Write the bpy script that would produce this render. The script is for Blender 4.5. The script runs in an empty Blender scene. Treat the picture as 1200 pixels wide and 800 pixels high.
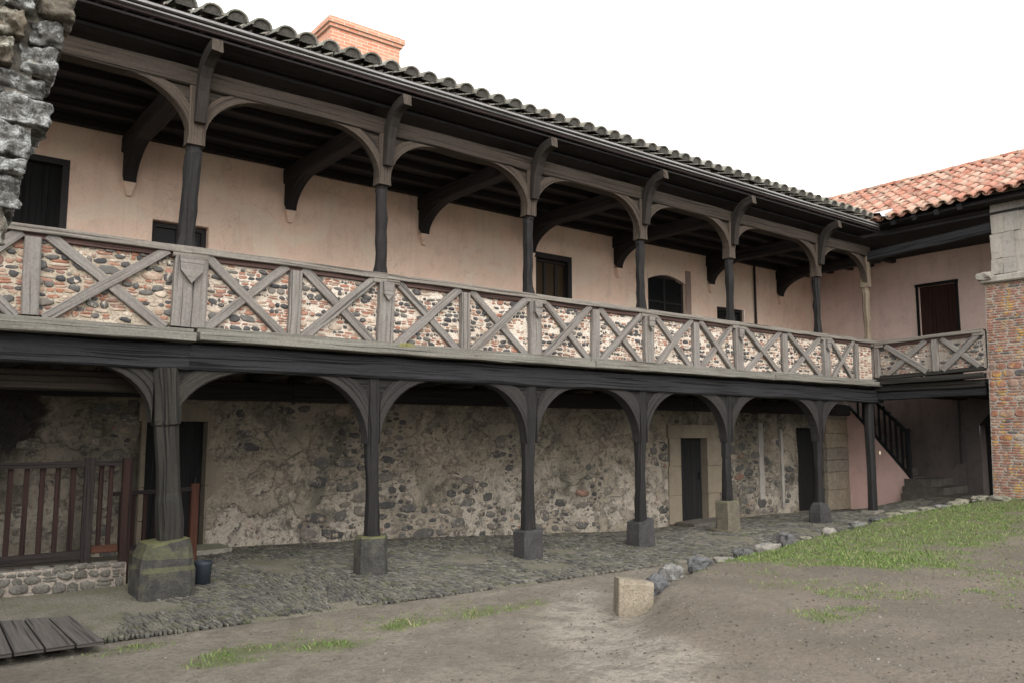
import bpy, math, random
from mathutils import Vector, noise
random.seed(7)
R = random.uniform
SC = bpy.context.scene
COL = SC.collection
ORG = {}          # world origin of every object

# ------------------------------------------------------------------ mesh builder
class MB:
    def __init__(s): s.v=[]; s.f=[]; s.uv=[]; s.mi=[]; s.sm=[]
    def face(s, idx, uv=None, mi=0, sm=False):
        s.f.append(idx); s.uv.append(uv or [(0,0)]*len(idx)); s.mi.append(mi); s.sm.append(sm)
    def quad(s, a,b,c,d, mi=0, uvs=None):
        n=len(s.v); s.v += [tuple(a),tuple(b),tuple(c),tuple(d)]
        if uvs is None:
            l=(Vector(b)-Vector(a)).length; h=(Vector(d)-Vector(a)).length
            uvs=[(0,0),(l,0),(l,h),(0,h)]
        s.face([n,n+1,n+2,n+3], uvs, mi)
    def box(s, x0,y0,z0,x1,y1,z1, mi=0, jit=0):
        # long axis becomes u
        P=[Vector((x,y,z)) for z in (z0,z1) for y in (y0,y1) for x in (x0,x1)]
        if jit: P=[p+Vector((R(-jit,jit),R(-jit,jit),R(-jit,jit))) for p in P]
        n=len(s.v); s.v += [tuple(p) for p in P]
        d=(x1-x0,y1-y0,z1-z0); ax=max(range(3),key=lambda i:abs(d[i]))
        o=R(0,50)
        for q in ((0,2,3,1),(4,5,7,6),(0,1,5,4),(2,6,7,3),(0,4,6,2),(1,3,7,5)):
            uv=[]
            for i in q:
                p=P[i]; a=p[ax]; rest=[p[k] for k in range(3) if k!=ax]
                uv.append((a+o, rest[0]*1.0+rest[1]+o))
            s.face([n+i for i in q], uv, mi)
    def sweep(s, pts, side, ws, hs, bev=.15, jit=0.0, mi=0, caps=True, mic=None):
        """hand-hewn bar through pts; w across 'side', h across the other normal"""
        side=Vector(side).normalized(); pts=[Vector(p) for p in pts]
        m=len(pts); n0=len(s.v); o=R(0,60); L=0; us=[]
        if not isinstance(ws,(list,tuple)): ws=[ws]*m
        if not isinstance(hs,(list,tuple)): hs=[hs]*m
        for i,p in enumerate(pts):
            t=(pts[min(i+1,m-1)]-pts[max(i-1,0)]).normalized()
            nr=t.cross(side).normalized(); sd=nr.cross(t).normalized()
            if i: L+=(p-pts[i-1]).length
            us.append(L)
            w,h=ws[i]/2,hs[i]/2; b=min(w,h)*bev*1.2
            for a,c in ((-w+b,-h),(w-b,-h),(w,-h+b),(w,h-b),(w-b,h),(-w+b,h),(-w,h-b),(-w,-h+b)):
                s.v.append(tuple(p+sd*(a+R(-jit,jit))+nr*(c+R(-jit,jit))))
        per=[0]
        w,h=ws[0],hs[0]; seq=(w,0.02,h,.02,w,.02,h,.02)
        for q in seq: per.append(per[-1]+q)
        for i in range(m-1):
            for k in range(8):
                k2=(k+1)%8; a=n0+i*8
                s.face([a+k,a+k2,a+8+k2,a+8+k],
                       [(us[i]+o,per[k]+o),(us[i]+o,per[k+1]+o),(us[i+1]+o,per[k+1]+o),(us[i+1]+o,per[k]+o)], mi)
        if caps:
            cm=mi if mic is None else mic
            uvc=[(o,x*.03+o) for x in range(8)]
            s.face([n0+k for k in range(7,-1,-1)], uvc, cm)
            s.face([n0+(m-1)*8+k for k in range(8)], uvc, cm)
    def bar(s, a,b,side,w,h, seg=.35, jit=.004, wob=.006, mi=0, bev=.15, mic=None):
        a=Vector(a); b=Vector(b); n=max(2,int((b-a).length/seg)+1)
        pts=[a.lerp(b,i/(n-1))+(Vector((R(-wob,wob),R(-wob,wob),R(-wob,wob))) if 0<i<n-1 else Vector()) for i in range(n)]
        s.sweep(pts,side,[w*R(.97,1.03) for _ in pts],[h*R(.97,1.03) for _ in pts],bev,jit,mi,True,mic)
    def strip(s, A, B, d, mi=0):
        """solid between polylines A and B (same length), thickened by vector d; uv runs along"""
        d=Vector(d); n=len(A); A=[Vector(p) for p in A]; B=[Vector(p) for p in B]
        b=len(s.v); o=R(0,60)
        for p,q in zip(A,B): s.v += [tuple(p),tuple(q),tuple(p+d),tuple(q+d)]
        u=[0]
        for i in range(1,n): u.append(u[-1]+(A[i]-A[i-1]).length)
        for i in range(n-1):
            a=b+4*i; c=a+4; t0=(B[i]-A[i]).length; t1=(B[i+1]-A[i+1]).length; dl=d.length
            U0,U1=u[i]+o,u[i+1]+o
            s.face([a,a+1,c+1,c],[(U0,o),(U0,o+t0),(U1,o+t1),(U1,o)],mi)
            s.face([a+2,c+2,c+3,a+3],[(U0,o),(U1,o),(U1,o+t1),(U0,o+t0)],mi)
            s.face([a,c,c+2,a+2],[(U0,o),(U1,o),(U1,o+dl),(U0,o+dl)],mi)
            s.face([a+1,a+3,c+3,c+1],[(U0,o),(U0,o+dl),(U1,o+dl),(U1,o)],mi)
        a=b; s.face([a,a+2,a+3,a+1],None,mi); a=b+4*(n-1); s.face([a,a+1,a+3,a+2],None,mi)
    def poly(s, pts, d, mi=0):
        d=Vector(d); n=len(pts); b=len(s.v)
        s.v += [tuple(p) for p in pts]+[tuple(Vector(p)+d) for p in pts]
        s.face(list(range(b,b+n)),[(p[0]+p[1],p[2]) for p in pts],mi)
        s.face(list(range(b+2*n-1,b+n-1,-1)),[(p[0]+p[1],p[2]) for p in reversed(pts)],mi)
        for i in range(n):
            j=(i+1)%n; l=(Vector(pts[j])-Vector(pts[i])).length
            s.face([b+i,b+n+i,b+n+j,b+j],[(0,0),(0,d.length),(l,d.length),(l,0)],mi)
    def pillow(s, fn, a,b,w,h, pr, rot=0, mi=0, k=8, sq=.72, jit=.1):
        """one stone on a surface; fn(a,b,c)->world"""
        n=len(s.v); cs,sn=math.cos(rot),math.sin(rot)
        js=[R(1-jit,1+jit) for _ in range(k)]; ph=R(0,.9)
        tilt=(R(-.35,.35),R(-.35,.35)); ex=R(2.6,6) if k>6 else 3.2
        for sc,c in ((1,-.012),(.93,.72),(.72,1.0)):
            for i in range(k):
                t=2*math.pi*(i+ph)/k; x=math.cos(t); y=math.sin(t)
                r=1/(abs(x)**ex+abs(y)**ex)**(1/ex)
                x*=r*w/2*js[i]*sc; y*=r*h/2*js[i]*sc
                cc=c if c<0 else pr*c*(1+tilt[0]*x/w*2+tilt[1]*y/h*2)
                s.v.append(tuple(fn(a+x*cs-y*sn,b+x*sn+y*cs,cc)))
        for r0 in (0,k):
            for i in range(k):
                j=(i+1)%k
                s.face([n+r0+i,n+r0+j,n+r0+k+j,n+r0+k+i],None,mi,r0>0)
        s.face([n+2*k+i for i in range(k)],None,mi,True)
    def build(s, name, mats, parent=None, origin=None):
        if not isinstance(mats,(list,tuple)): mats=[mats]
        if origin is None:
            n=max(1,len(s.v)); lo=[min(v[i] for v in s.v) for i in range(3)]; hi=[max(v[i] for v in s.v) for i in range(3)]
            origin=((lo[0]+hi[0])/2,(lo[1]+hi[1])/2,lo[2])
        O=Vector(origin); me=bpy.data.meshes.new(name)
        me.from_pydata([tuple(Vector(v)-O) for v in s.v],[],s.f)
        ul=me.uv_layers.new(name='UVMap')
        ul.data.foreach_set('uv',[c for f in s.uv for p in f for c in p])
        me.polygons.foreach_set('material_index',s.mi); me.polygons.foreach_set('use_smooth',s.sm)
        for m in mats: me.materials.append(m)
        me.update()
        o=bpy.data.objects.new(name,me); COL.objects.link(o); ORG[o.name]=O
        if parent is not None:
            o.parent=parent; o.location=O-ORG[parent.name]
        else: o.location=O
        return o

def empty(name, loc):
    o=bpy.data.objects.new(name,None); COL.objects.link(o); o.location=loc; ORG[o.name]=Vector(loc)
    o.empty_display_size=.3; return o
def tag(o,label=None,cat=None,group=None,kind=None):
    if label: o['label']=label
    if cat: o['category']=cat
    if group: o['group']=group
    if kind: o['kind']=kind
    return o

# ------------------------------------------------------------------ materials
def nd(nt,t,ins=None,**pr):
    n=nt.nodes.new(t)
    for k,v in pr.items(): setattr(n,k,v)
    for k,v in (ins or {}).items():
        s=n.inputs[k]
        if hasattr(v,'is_output'): nt.links.new(v,s)
        else:
            if isinstance(v,tuple) and len(v)==3 and s.type=='RGBA': v=(*v,1)
            s.default_value=v
    return n
class M:
    def __init__(s,name,rough=.9):
        s.m=bpy.data.materials.new(name); s.m.use_nodes=True; s.t=s.m.node_tree; s.t.nodes.clear()
        s.out=nd(s.t,'ShaderNodeOutputMaterial'); s.b=nd(s.t,'ShaderNodeBsdfPrincipled',{'Roughness':rough,'Specular IOR Level':.25})
        s.t.links.new(s.b.outputs[0],s.out.inputs[0])
    def pos(s): return nd(s.t,'ShaderNodeNewGeometry').outputs['Position']
    def nrm(s): return nd(s.t,'ShaderNodeNewGeometry').outputs['Normal']
    def island(s): return nd(s.t,'ShaderNodeNewGeometry').outputs['Random Per Island']
    def uv(s): return nd(s.t,'ShaderNodeTexCoord').outputs['UV']
    def map(s,v,sc,loc=(0,0,0)): return nd(s.t,'ShaderNodeMapping',{'Vector':v,'Scale':sc,'Location':loc}).outputs[0]
    def noise(s,v,sc=1,det=4,ro=.55,dist=0): return nd(s.t,'ShaderNodeTexNoise',{'Vector':v,'Scale':sc,'Detail':det,'Roughness':ro,'Distortion':dist}).outputs['Fac']
    def ramp(s,f,stops,interp='LINEAR'):
        n=nd(s.t,'ShaderNodeValToRGB',{'Fac':f}); e=n.color_ramp.elements; n.color_ramp.interpolation=interp
        while len(e)<len(stops): e.new(.5)
        for x,(p,c) in zip(e,stops):
            x.position=p; x.color=(c,c,c,1) if isinstance(c,(int,float)) else (*c,1)
        return n.outputs[0]
    def mix(s,f,a,b,mode='MIX'):
        n=nd(s.t,'ShaderNodeMix',data_type='RGBA',blend_type=mode)
        for i,v in ((0,f),(6,a),(7,b)):
            if hasattr(v,'is_output'): s.t.links.new(v,n.inputs[i])
            else: n.inputs[i].default_value=(*v,1) if isinstance(v,tuple) else v
        return n.outputs[2]
    def math(s,op,a,b=0,clamp=False):
        n=nd(s.t,'ShaderNodeMath',{0:a,1:b},operation=op,use_clamp=clamp); return n.outputs[0]
    def bump(s,h,st=.5,d=.01,prev=None):
        ins={'Height':h,'Strength':st,'Distance':d}
        if prev is not None: ins['Normal']=prev
        return nd(s.t,'ShaderNodeBump',ins).outputs[0]
    def done(s,col,bump=None,rough=None):
        for k,v in (('Base Color',col),('Normal',bump),('Roughness',rough)):
            if v is None: continue
            if hasattr(v,'is_output'): s.t.links.new(v,s.b.inputs[k])
            else: s.b.inputs[k].default_value=(*v,1) if isinstance(v,tuple) else v
        return s.m

def wood(name,dark,light,grey=None,crack=.75,bump=.55):
    m=M(name,.85); uv=m.uv(); p=m.pos()
    g=m.noise(m.map(uv,(1.1,26,1)),1,6,.62,.3)
    c=m.ramp(g,[(.28,dark),(.72,light)])
    big=m.noise(p,1.3,4,.6)
    if grey: c=m.mix(m.ramp(big,[(.42,0),(.66,.75)]),c,grey)
    k=m.noise(m.map(uv,(.55,34,1),(3,9,0)),1,3,.5,.4)
    ck=m.ramp(k,[(.35,crack),(.43,0)])
    c=m.mix(ck,c,tuple(x*.22 for x in dark))
    fine=m.noise(p,35,3,.6); c=m.mix(m.ramp(fine,[(.35,.28),(.6,0)]),c,tuple(x*.5 for x in dark))
    kn=m.noise(m.map(uv,(3,9,1),(1,2,0)),1.2,2,.5); c=m.mix(m.ramp(kn,[(.70,0),(.78,.6)]),c,tuple(x*.5 for x in dark))
    h=m.math('SUBTRACT',g,m.math('MULTIPLY',ck,1.2))
    b=m.bump(h,bump,.012)
    return m.done(c,b)
W_stud=wood('weathered grey oak',(0.09775,0.08754,0.07866),(0.2327,0.2101,0.1849),(0.1862,0.1751,0.1613))
W_brace=wood('brown grey oak',(0.02594,0.01901,0.01379),(0.08045,0.06028,0.04463),(0.05967,0.04822,0.03814),.85,.7)
W_dark=wood('blackened oak',(.0055,.0054,.006),(.031,.0305,.033),(.022,.0215,.0235),.9,.95)
W_post=wood('blackened grey oak',(0.0063,0.00588,0.005753),(0.02268,0.0207,0.01918),(0.01701,0.0156,0.01523),.9,.8)
W_spring=wood('greyed oak knee',(0.0108,0.00969,0.008976),(0.0372,0.03363,0.0301),(0.027,0.02508,0.02323),.85,.7)
W_old=wood('grey split oak',(0.01083,0.009971,0.008265),(0.03898,0.03569,0.02917),(0.02436,0.02309,0.01945),.9,.9)
W_plate=wood('dark brown oak',(0.01596,0.01174,0.008775),(0.05236,0.03973,0.02873),(0.0374,0.0298,0.02314))
W_hook=wood('dark hook oak',(0.01008,0.007752,0.00612),(0.03024,0.02371,0.01877),(0.02268,0.0187,0.0155))
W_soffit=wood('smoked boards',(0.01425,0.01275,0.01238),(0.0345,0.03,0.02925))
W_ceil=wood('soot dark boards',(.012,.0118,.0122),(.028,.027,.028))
W_sill=wood('pale weathered oak',(0.0765,0.06984,0.05859),(0.2115,0.1964,0.1674),(0.153,0.1484,0.1256))
W_rail=wood('weathered rail oak',(0.095,0.0828,0.0688),(0.2375,0.2116,0.1806),(0.1805,0.1656,0.1462))
W_red=wood('red brown rail underside',(.05,.028,.024),(.11,.066,.056))
W_fence=wood('red stained timber',(.011,.0055,.0045),(.030,.013,.010))
W_fence2=wood('dark stained timber',(.011,.008,.0075),(.028,.021,.019))
W_fence3=wood('orange stained timber',(.038,.015,.009),(.085,.033,.019))
W_plank=wood('worn floor planks',(.05,.042,.037),(.12,.105,.093),(.09,.083,.075))
W_gutter=wood('grey eave strip',(.14,.135,.13),(.34,.33,.32),(.28,.28,.28))
W_fascia=wood('plum brown eave board',(.03,.022,.022),(.08,.06,.058))
W_shut=wood('brown shutter',(.022,.010,.008),(.05,.022,.016))
W_door=wood('black door boards',(.006,.006,.006),(.016,.015,.015))
W_tan=wood('tan weathered post',(.10,.075,.05),(.24,.19,.135),(.15,.12,.09))

def plaster(name,base,warm,dirt,amt=.5):
    m=M(name,.95); p=m.pos()
    a=m.noise(p,.8,5,.6); b=m.noise(p,4.5,5,.6,.4); c=m.noise(p,40,3,.6)
    col=m.mix(m.ramp(a,[(.35,0),(.65,1)]),base,warm)
    col=m.mix(m.ramp(b,[(.50,0),(.72,amt)]),col,dirt)
    st=m.noise(m.map(p,(2.2,2.2,.22)),1.6,4,.6); col=m.mix(m.ramp(st,[(.5,0),(.75,amt*.8)]),col,dirt)
    col=m.mix(m.ramp(c,[(.35,.18),(.55,0)]),col,tuple(x*.6 for x in dirt))
    dv=nd(m.t,'ShaderNodeVectorMath',{0:p,1:nd(m.t,'ShaderNodeTexNoise',{'Vector':p,'Scale':2.5,'Detail':4}).outputs['Color']},operation='ADD').outputs[0]
    cr=nd(m.t,'ShaderNodeTexVoronoi',{'Vector':dv,'Scale':.9},feature='DISTANCE_TO_EDGE').outputs['Distance']
    col=m.mix(m.math('MULTIPLY',m.ramp(cr,[(.002,.35),(.007,0)]),m.ramp(a,[(.45,0),(.55,1)])),col,tuple(x*.45 for x in dirt))
    pa=m.noise(m.map(p,(1,1,1),(4,9,2)),.9,3,.45,.9); col=m.mix(m.ramp(pa,[(.56,0),(.585,.35)]),col,tuple(min(.8,x*1.12) for x in warm))
    dr=m.noise(m.map(p,(7,7,.35),(2,2,1)),1.2,5,.65); col=m.mix(m.ramp(dr,[(.56,0),(.72,amt*.8)]),col,dirt)
    bp=m.bump(m.math('ADD',c,m.math('MULTIPLY',b,2.5)),.3,.014)
    return m.done(col,bp)
P_pink=plaster('pink lime plaster',(.84,.615,.48),(.84,.64,.505),(.63,.46,.355),.55)
P_pink2=plaster('rose lime plaster',(.66,.45,.395),(.62,.42,.37),(.45,.31,.27),.45)
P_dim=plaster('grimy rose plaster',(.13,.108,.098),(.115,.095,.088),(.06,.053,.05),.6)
P_quoin=plaster('dressed tan stone',(.20,.165,.12),(.17,.143,.105),(.10,.088,.07),.6)
P_pale=plaster('pale dressed stone',(.34,.305,.255),(.27,.25,.215),(.14,.13,.115),.8)
P_strip=plaster('whitish lime strip',(.30,.275,.24),(.24,.225,.20),(.13,.12,.105),.7)

def rubblebase():
    m=M('old mortar and plaster',.95); p=m.pos()
    a=m.noise(p,.6,6,.62,.3); b=m.noise(p,2.6,7,.68,.6); c=m.noise(p,26,5,.68); q=m.noise(p,6.5,6,.7,.8)
    z=nd(m.t,'ShaderNodeSeparateXYZ',{0:p}).outputs
    col=m.mix(m.ramp(a,[(.38,0),(.62,1)]),(.255,.215,.16),(.17,.148,.112))
    zz=m.math('ADD',z[2],m.math('MULTIPLY',m.math('SUBTRACT',b,.5),2.2))
    col=m.mix(m.ramp(m.math('MULTIPLY',zz,.33),[(.16,.75),(.42,0)]),col,(.36,.32,.265))
    # loose patches: bare dark rubble, red brick dust, pale lime
    col=m.mix(m.ramp(b,[(.55,0),(.65,.85)]),col,(.06,.054,.047))
    r=m.noise(m.map(p,(1,1,1),(5,2,8)),1.6,6,.7,.8); col=m.mix(m.ramp(r,[(.60,0),(.70,.55)]),col,(.22,.115,.075))
    col=m.mix(m.ramp(q,[(.54,0),(.62,.6)]),col,(.30,.26,.21))
    dv=nd(m.t,'ShaderNodeVectorMath',{0:p,1:nd(m.t,'ShaderNodeTexNoise',{'Vector':p,'Scale':4.0,'Detail':3}).outputs['Color']},operation='ADD').outputs[0]
    vv=nd(m.t,'ShaderNodeTexVoronoi',{'Vector':m.map(dv,(1,1,1.6)),'Scale':9,'Randomness':1})
    d=nd(m.t,'ShaderNodeTexVoronoi',{'Vector':m.map(dv,(1,1,1.6)),'Scale':9},feature='DISTANCE_TO_EDGE').outputs['Distance']
    sv=nd(m.t,'ShaderNodeSeparateColor',{0:vv.outputs['Color']}).outputs
    stone=m.math('MULTIPLY',m.ramp(d,[(.05,0),(.16,1)]),m.math('MULTIPLY',m.ramp(sv[1],[(.45,0),(.5,1)]),m.ramp(q,[(.40,1),(.54,0)])))
    stc=m.ramp(sv[0],[(0,(.04,.039,.038)),(.4,(.075,.07,.063)),(.7,(.12,.102,.082)),(1,(.18,.15,.12))])
    col=m.mix(stone,col,stc)
    pl=m.noise(m.map(p,(1,1,1.25),(2,7,1)),1.15,7,.6,.25); pm=m.ramp(pl,[(.475,1),(.50,0)]); col=m.mix(m.math('MULTIPLY',pm,.8),col,m.mix(m.ramp(b,[(.35,0),(.65,1)]),(.25,.213,.163),(.185,.16,.123)))
    ed=m.math('MULTIPLY',m.ramp(pl,[(.495,1),(.53,0)]),m.ramp(pl,[(.47,0),(.497,1)])); col=m.mix(m.math('MULTIPLY',ed,.4),col,(.07,.06,.05))
    mo=m.noise(m.map(p,(.8,.8,.5),(6,1,3)),1.1,6,.65,.5); col=m.mix(m.ramp(mo,[(.49,0),(.63,.75)]),col,(.07,.067,.05))
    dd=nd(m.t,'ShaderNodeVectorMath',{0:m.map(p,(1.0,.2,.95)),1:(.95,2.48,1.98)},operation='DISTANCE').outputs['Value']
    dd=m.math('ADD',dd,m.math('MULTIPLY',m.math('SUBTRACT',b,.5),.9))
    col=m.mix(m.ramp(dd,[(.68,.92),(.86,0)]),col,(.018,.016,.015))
    col=m.mix(m.ramp(c,[(.36,.38),(.50,0)]),col,(.06,.053,.045)); col=m.mix(m.ramp(c,[(.62,0),(.75,.25)]),col,(.32,.28,.23))
    h=m.math('ADD',m.math('ADD',m.math('MULTIPLY',stone,.5),m.math('MULTIPLY',pm,.7)),m.math('ADD',m.math('MULTIPLY',b,1.4),m.math('ADD',q,m.math('MULTIPLY',c,.4))))
    return m.done(col,m.bump(h,.9,.035))
MA_rub=rubblebase()
def stonemat(name,stops,spot=.35,lich=None,over=None,ov=(.5,.62)):
    m=M(name,.9); p=m.pos(); r=m.island()
    col=m.ramp(r,stops,'CONSTANT')
    n=m.noise(p,14,5,.65); f=m.noise(p,70,3,.6)
    jt=m.noise(p,5,3,.6); col=m.mix(m.ramp(jt,[(.3,.35),(.7,0)]),col,(.11,.095,.08))
    col=m.mix(m.ramp(n,[(.4,spot),(.6,0)]),col,(.03,.028,.027))
    col=m.mix(m.ramp(n,[(.55,0),(.75,.3)]),col,(.32,.29,.25))
    if lich:
        l=m.noise(p,5,5,.7,.5); col=m.mix(m.ramp(l,[(.54,0),(.62,.85)]),col,lich)
    if over:
        o1=m.noise(p,11,6,.7,.6); o2=m.noise(p,2.0,4,.6)
        k=m.math('ADD',m.math('MULTIPLY',o1,.6),m.math('MULTIPLY',o2,.4))
        col=m.mix(m.ramp(k,[(ov[0],0),(ov[1],.92)]),col,over)
    return m.done(col,m.bump(m.math('ADD',n,m.math('MULTIPLY',f,.4)),.55,.012))
S_infill=stonemat('basalt and brick rubble',[(0,(.035,.036,.04)),(.13,(.055,.053,.055)),(.24,(.085,.08,.075)),(.33,(.27,.135,.09)),(.43,(.31,.17,.12)),(.51,(.22,.14,.11)),(.59,(.40,.31,.235)),(.82,(.50,.41,.32)),(.93,(.20,.17,.14))],.25,None,(.60,.52,.43),(.53,.60))
S_brick=stonemat('red brick chips',[(0,(.28,.12,.075)),(.28,(.31,.16,.11)),(.5,(.23,.125,.095)),(.65,(.38,.25,.18)),(.8,(.48,.39,.31))],.3,None,(.60,.53,.445),(.52,.62))
S_brickred=stonemat('orange brick chips',[(0,(.30,.125,.075)),(.25,(.34,.17,.115)),(.48,(.23,.125,.095)),(.62,(.36,.25,.18)),(.78,(.42,.34,.265))],.25,None,(.50,.43,.35),(.54,.64))
S_basalt=stonemat('dark basalt rubble',[(0,(.04,.041,.045)),(.3,(.06,.059,.062)),(.55,(.085,.083,.08)),(.75,(.115,.11,.10)),(.9,(.16,.14,.12))],.25,None,(.56,.49,.40),(.57,.64))
S_wbasalt=stonemat('dark wall stones',[(0,(.04,.04,.04)),(.3,(.06,.058,.055)),(.55,(.085,.08,.074)),(.8,(.13,.115,.098))],.3,None,(.27,.225,.17),(.53,.60))
S_mud=stonemat('brown grey rubble',[(0,(.045,.043,.042)),(.25,(.08,.075,.068)),(.45,(.12,.105,.088)),(.65,(.16,.135,.105)),(.8,(.20,.11,.075)),(.88,(.26,.21,.16))],.35,None,(.28,.23,.175),(.51,.59))
S_cob=stonemat('slate cobbles',[(0,(.038,.038,.037)),(.3,(.06,.059,.055)),(.6,(.09,.087,.078)),(.88,(.15,.14,.12))],.3,(.075,.08,.04),(.125,.115,.09),(.47,.60))
S_tbrick=stonemat('tower bricks',[(0,(.29,.115,.075)),(.25,(.33,.155,.105)),(.5,(.26,.12,.085)),(.7,(.34,.21,.15)),(.84,(.22,.14,.11)),(.93,(.09,.085,.085)),(.96,(.36,.29,.23))],.4,(.36,.22,.045),(.30,.25,.20),(.54,.66))
S_quoin=stonemat('tan quoin blocks',[(0,(.36,.29,.20)),(.3,(.30,.25,.18)),(.6,(.40,.31,.21)),(.85,(.27,.235,.185))],.25)
def mortar(name,a,b,c):
    m=M(name,.95); p=m.pos(); n=m.noise(p,3.2,5,.6); f=m.noise(p,45,4,.7)
    col=m.mix(m.ramp(n,[(.38,0),(.62,1)]),a,b); col=m.mix(m.ramp(f,[(.38,.75),(.56,0)]),col,c)
    return m.done(col,m.bump(f,.8,.012))
MO_cream=mortar('cream lime mortar',(.58,.525,.45),(.46,.395,.325),(.24,.19,.145))
MO_beige=mortar('beige lime mortar',(.44,.38,.30),(.33,.275,.21),(.17,.135,.10))
MO_dark=mortar('grimy tile bedding',(.085,.08,.07),(.065,.06,.052),(.03,.028,.025))
MO_ruin=mortar('weathered earth mortar',(.17,.15,.12),(.12,.108,.09),(.06,.055,.045))
MO_grey=mortar('grey mortar',(.34,.30,.25),(.26,.22,.18),(.12,.10,.09))
MO_earth=mortar('earth joints',(.16,.143,.115),(.115,.11,.072),(.06,.054,.043))
def rock(name,stops,lichen=None,moss=None,scale=6):
    m=M(name,.9); p=m.pos(); n=m.noise(p,scale,6,.65,.4); f=m.noise(p,scale*9,4,.65); b=m.noise(p,scale*.35,4,.6)
    col=m.ramp(n,stops)
    col=m.mix(m.ramp(f,[(.38,.55),(.55,0)]),col,tuple(x*.4 for x in stops[0][1]))
    if lichen:
        rd=nd(m.t,'ShaderNodeObjectInfo').outputs['Random']
        col=m.mix(m.ramp(rd,[(0,.5),(.6,0)]),col,(.045,.043,.038))
        l=m.noise(p,scale*1.1,8,.75,.4); sh=m.math('MULTIPLY',m.math('SUBTRACT',rd,.5),.10)
        l2=m.math('MULTIPLY',m.ramp(m.math('ADD',l,sh),[(.47,0),(.60,.9)]),m.ramp(f,[(.36,.25),(.52,1)]))
        col=m.mix(l2,col,lichen)
        o=m.noise(m.map(p,(1,1,1),(7,3,1)),scale*.8,5,.7); col=m.mix(m.ramp(o,[(.66,0),(.72,.7)]),col,(.16,.13,.05))
    if moss:
        z=nd(m.t,'ShaderNodeSeparateXYZ',{0:m.nrm()}).outputs[2]
        k=m.math('MULTIPLY',m.ramp(m.math('ADD',m.math('MULTIPLY',z,.5),m.math('MULTIPLY',n,.6)),[(.30,0),(.62,1)]),moss[1])
        col=m.mix(k,col,moss[0])
    return m.done(col,m.bump(m.math('ADD',n,m.math('MULTIPLY',f,.3)),.7,.02))
K_plinth=rock('mossy dark stone',[(.3,(.03,.029,.027)),(.7,(.07,.067,.06))],None,((.085,.085,.035),.9))
K_plinth2=rock('dark smooth stone',[(.3,(0.028,0.0272,0.028)),(.7,(0.06,0.0576,0.056))])
K_tanmoss=rock('mossy tan stone',[(.3,(.075,.066,.048)),(.7,(.135,.118,.088))],None,((.09,.088,.05),.6))
K_tan=rock('tan cut stone',[(.3,(.15,.125,.09)),(.7,(.27,.23,.175))],None,None,7)
K_blue=rock('blue grey basalt',[(.3,(.06,.06,.061)),(.7,(.15,.15,.152))],None,None,10)
K_grey=rock('grey stone',[(.3,(.10,.096,.09)),(.7,(.23,.22,.205))],None,None,10)
K_dark=rock('dark grey stone',[(.3,(.05,.05,.05)),(.7,(.13,.125,.12))],None,None,10)
K_pale=rock('pale whitish stone',[(.3,(0.1368,0.126,0.108)),(.7,(0.252,0.234,0.2052))],None,None,8)
K_slab=rock('pale weathered slab',[(.3,(.15,.138,.115)),(.7,(.29,.265,.22))],None,((.12,.13,.06),.35),10)
K_ruin=rock('lichen covered stone',[(.3,(.04,.04,.036)),(.7,(.125,.12,.108))],(.36,.37,.36),None,20)
K_ruin2=rock('brown lichen stone',[(.3,(.075,.062,.045)),(.7,(.175,.145,.105))],(.35,.345,.29),None,14)
K_lowwall=rock('pale grey wall stone',[(.3,(0.0715,0.066,0.055)),(.7,(0.165,0.154,0.132))],None,None,6)
K_step=rock('worn step stone',[(.3,(.07,.062,.052)),(.7,(.14,.125,.105))],None,None,6)

def tiles(name,stops,dirt,amt):
    m=M(name,.85); p=m.pos(); r=m.island(); col=m.ramp(r,stops)
    n=m.noise(p,6,5,.65,.3); f=m.noise(p,40,4,.65)
    col=m.mix(m.ramp(n,[(.45,0),(.65,amt)]),col,dirt); col=m.mix(m.ramp(f,[(.35,.5),(.5,0)]),col,(.08,.06,.05))
    col=m.mix(m.ramp(f,[(.58,0),(.72,.4)]),col,(.42,.38,.30))
    return m.done(col,m.bump(f,.5,.01))
T_main=tiles('dark mossy clay tiles',[(0,(.12,.115,.10)),(.4,(.18,.17,.15)),(.75,(.22,.195,.165)),(1,(.28,.27,.24))],(.16,.17,.13),.8)
T_wing=tiles('orange clay tiles',[(0,(.18,.065,.04)),(.25,(.30,.11,.07)),(.5,(.34,.155,.105)),(.78,(.40,.265,.195)),(1,(.16,.07,.05))],(.30,.24,.175),.7)
def brickmat():
    m=M('chimney brick',.9); p=m.pos(); s=nd(m.t,'ShaderNodeSeparateXYZ',{0:p}).outputs
    v=nd(m.t,'ShaderNodeCombineXYZ',{0:m.math('ADD',s[0],s[1]),1:s[2]}).outputs[0]
    b=nd(m.t,'ShaderNodeTexBrick',{'Vector':v,'Color1':(.44,.17,.10),'Color2':(.52,.25,.16),'Mortar':(.48,.36,.28),'Scale':1.0,'Mortar Size':.009,'Mortar Smooth':.2,'Brick Width':.22,'Row Height':.062})
    n=m.noise(p,5,5,.65); c=m.mix(m.ramp(n,[(.5,0),(.7,.5)]),b.outputs['Color'],(.40,.30,.22))
    return m.done(c,m.bump(m.math('SUBTRACT',n,b.outputs['Fac']),.5,.012))
B_chim=brickmat()
def flat(name,c,rough=.6,metal=0):
    m=M(name,rough); p=m.pos(); n=m.noise(p,8,4,.6)
    m.b.inputs['Metallic'].default_value=metal
    return m.done(m.mix(m.ramp(n,[(.35,.35),(.65,0)]),c,tuple(x*.6 for x in c)))
F_zinc=flat('zinc flashing',(.45,.46,.47),.5,.3)
F_glass=flat('dark window glass',(.012,.014,.014),.12)
F_amber=flat('amber blind',(.045,.027,.010),.5)
F_frame=flat('dark painted frame',(.025,.022,.022),.6)
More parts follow.
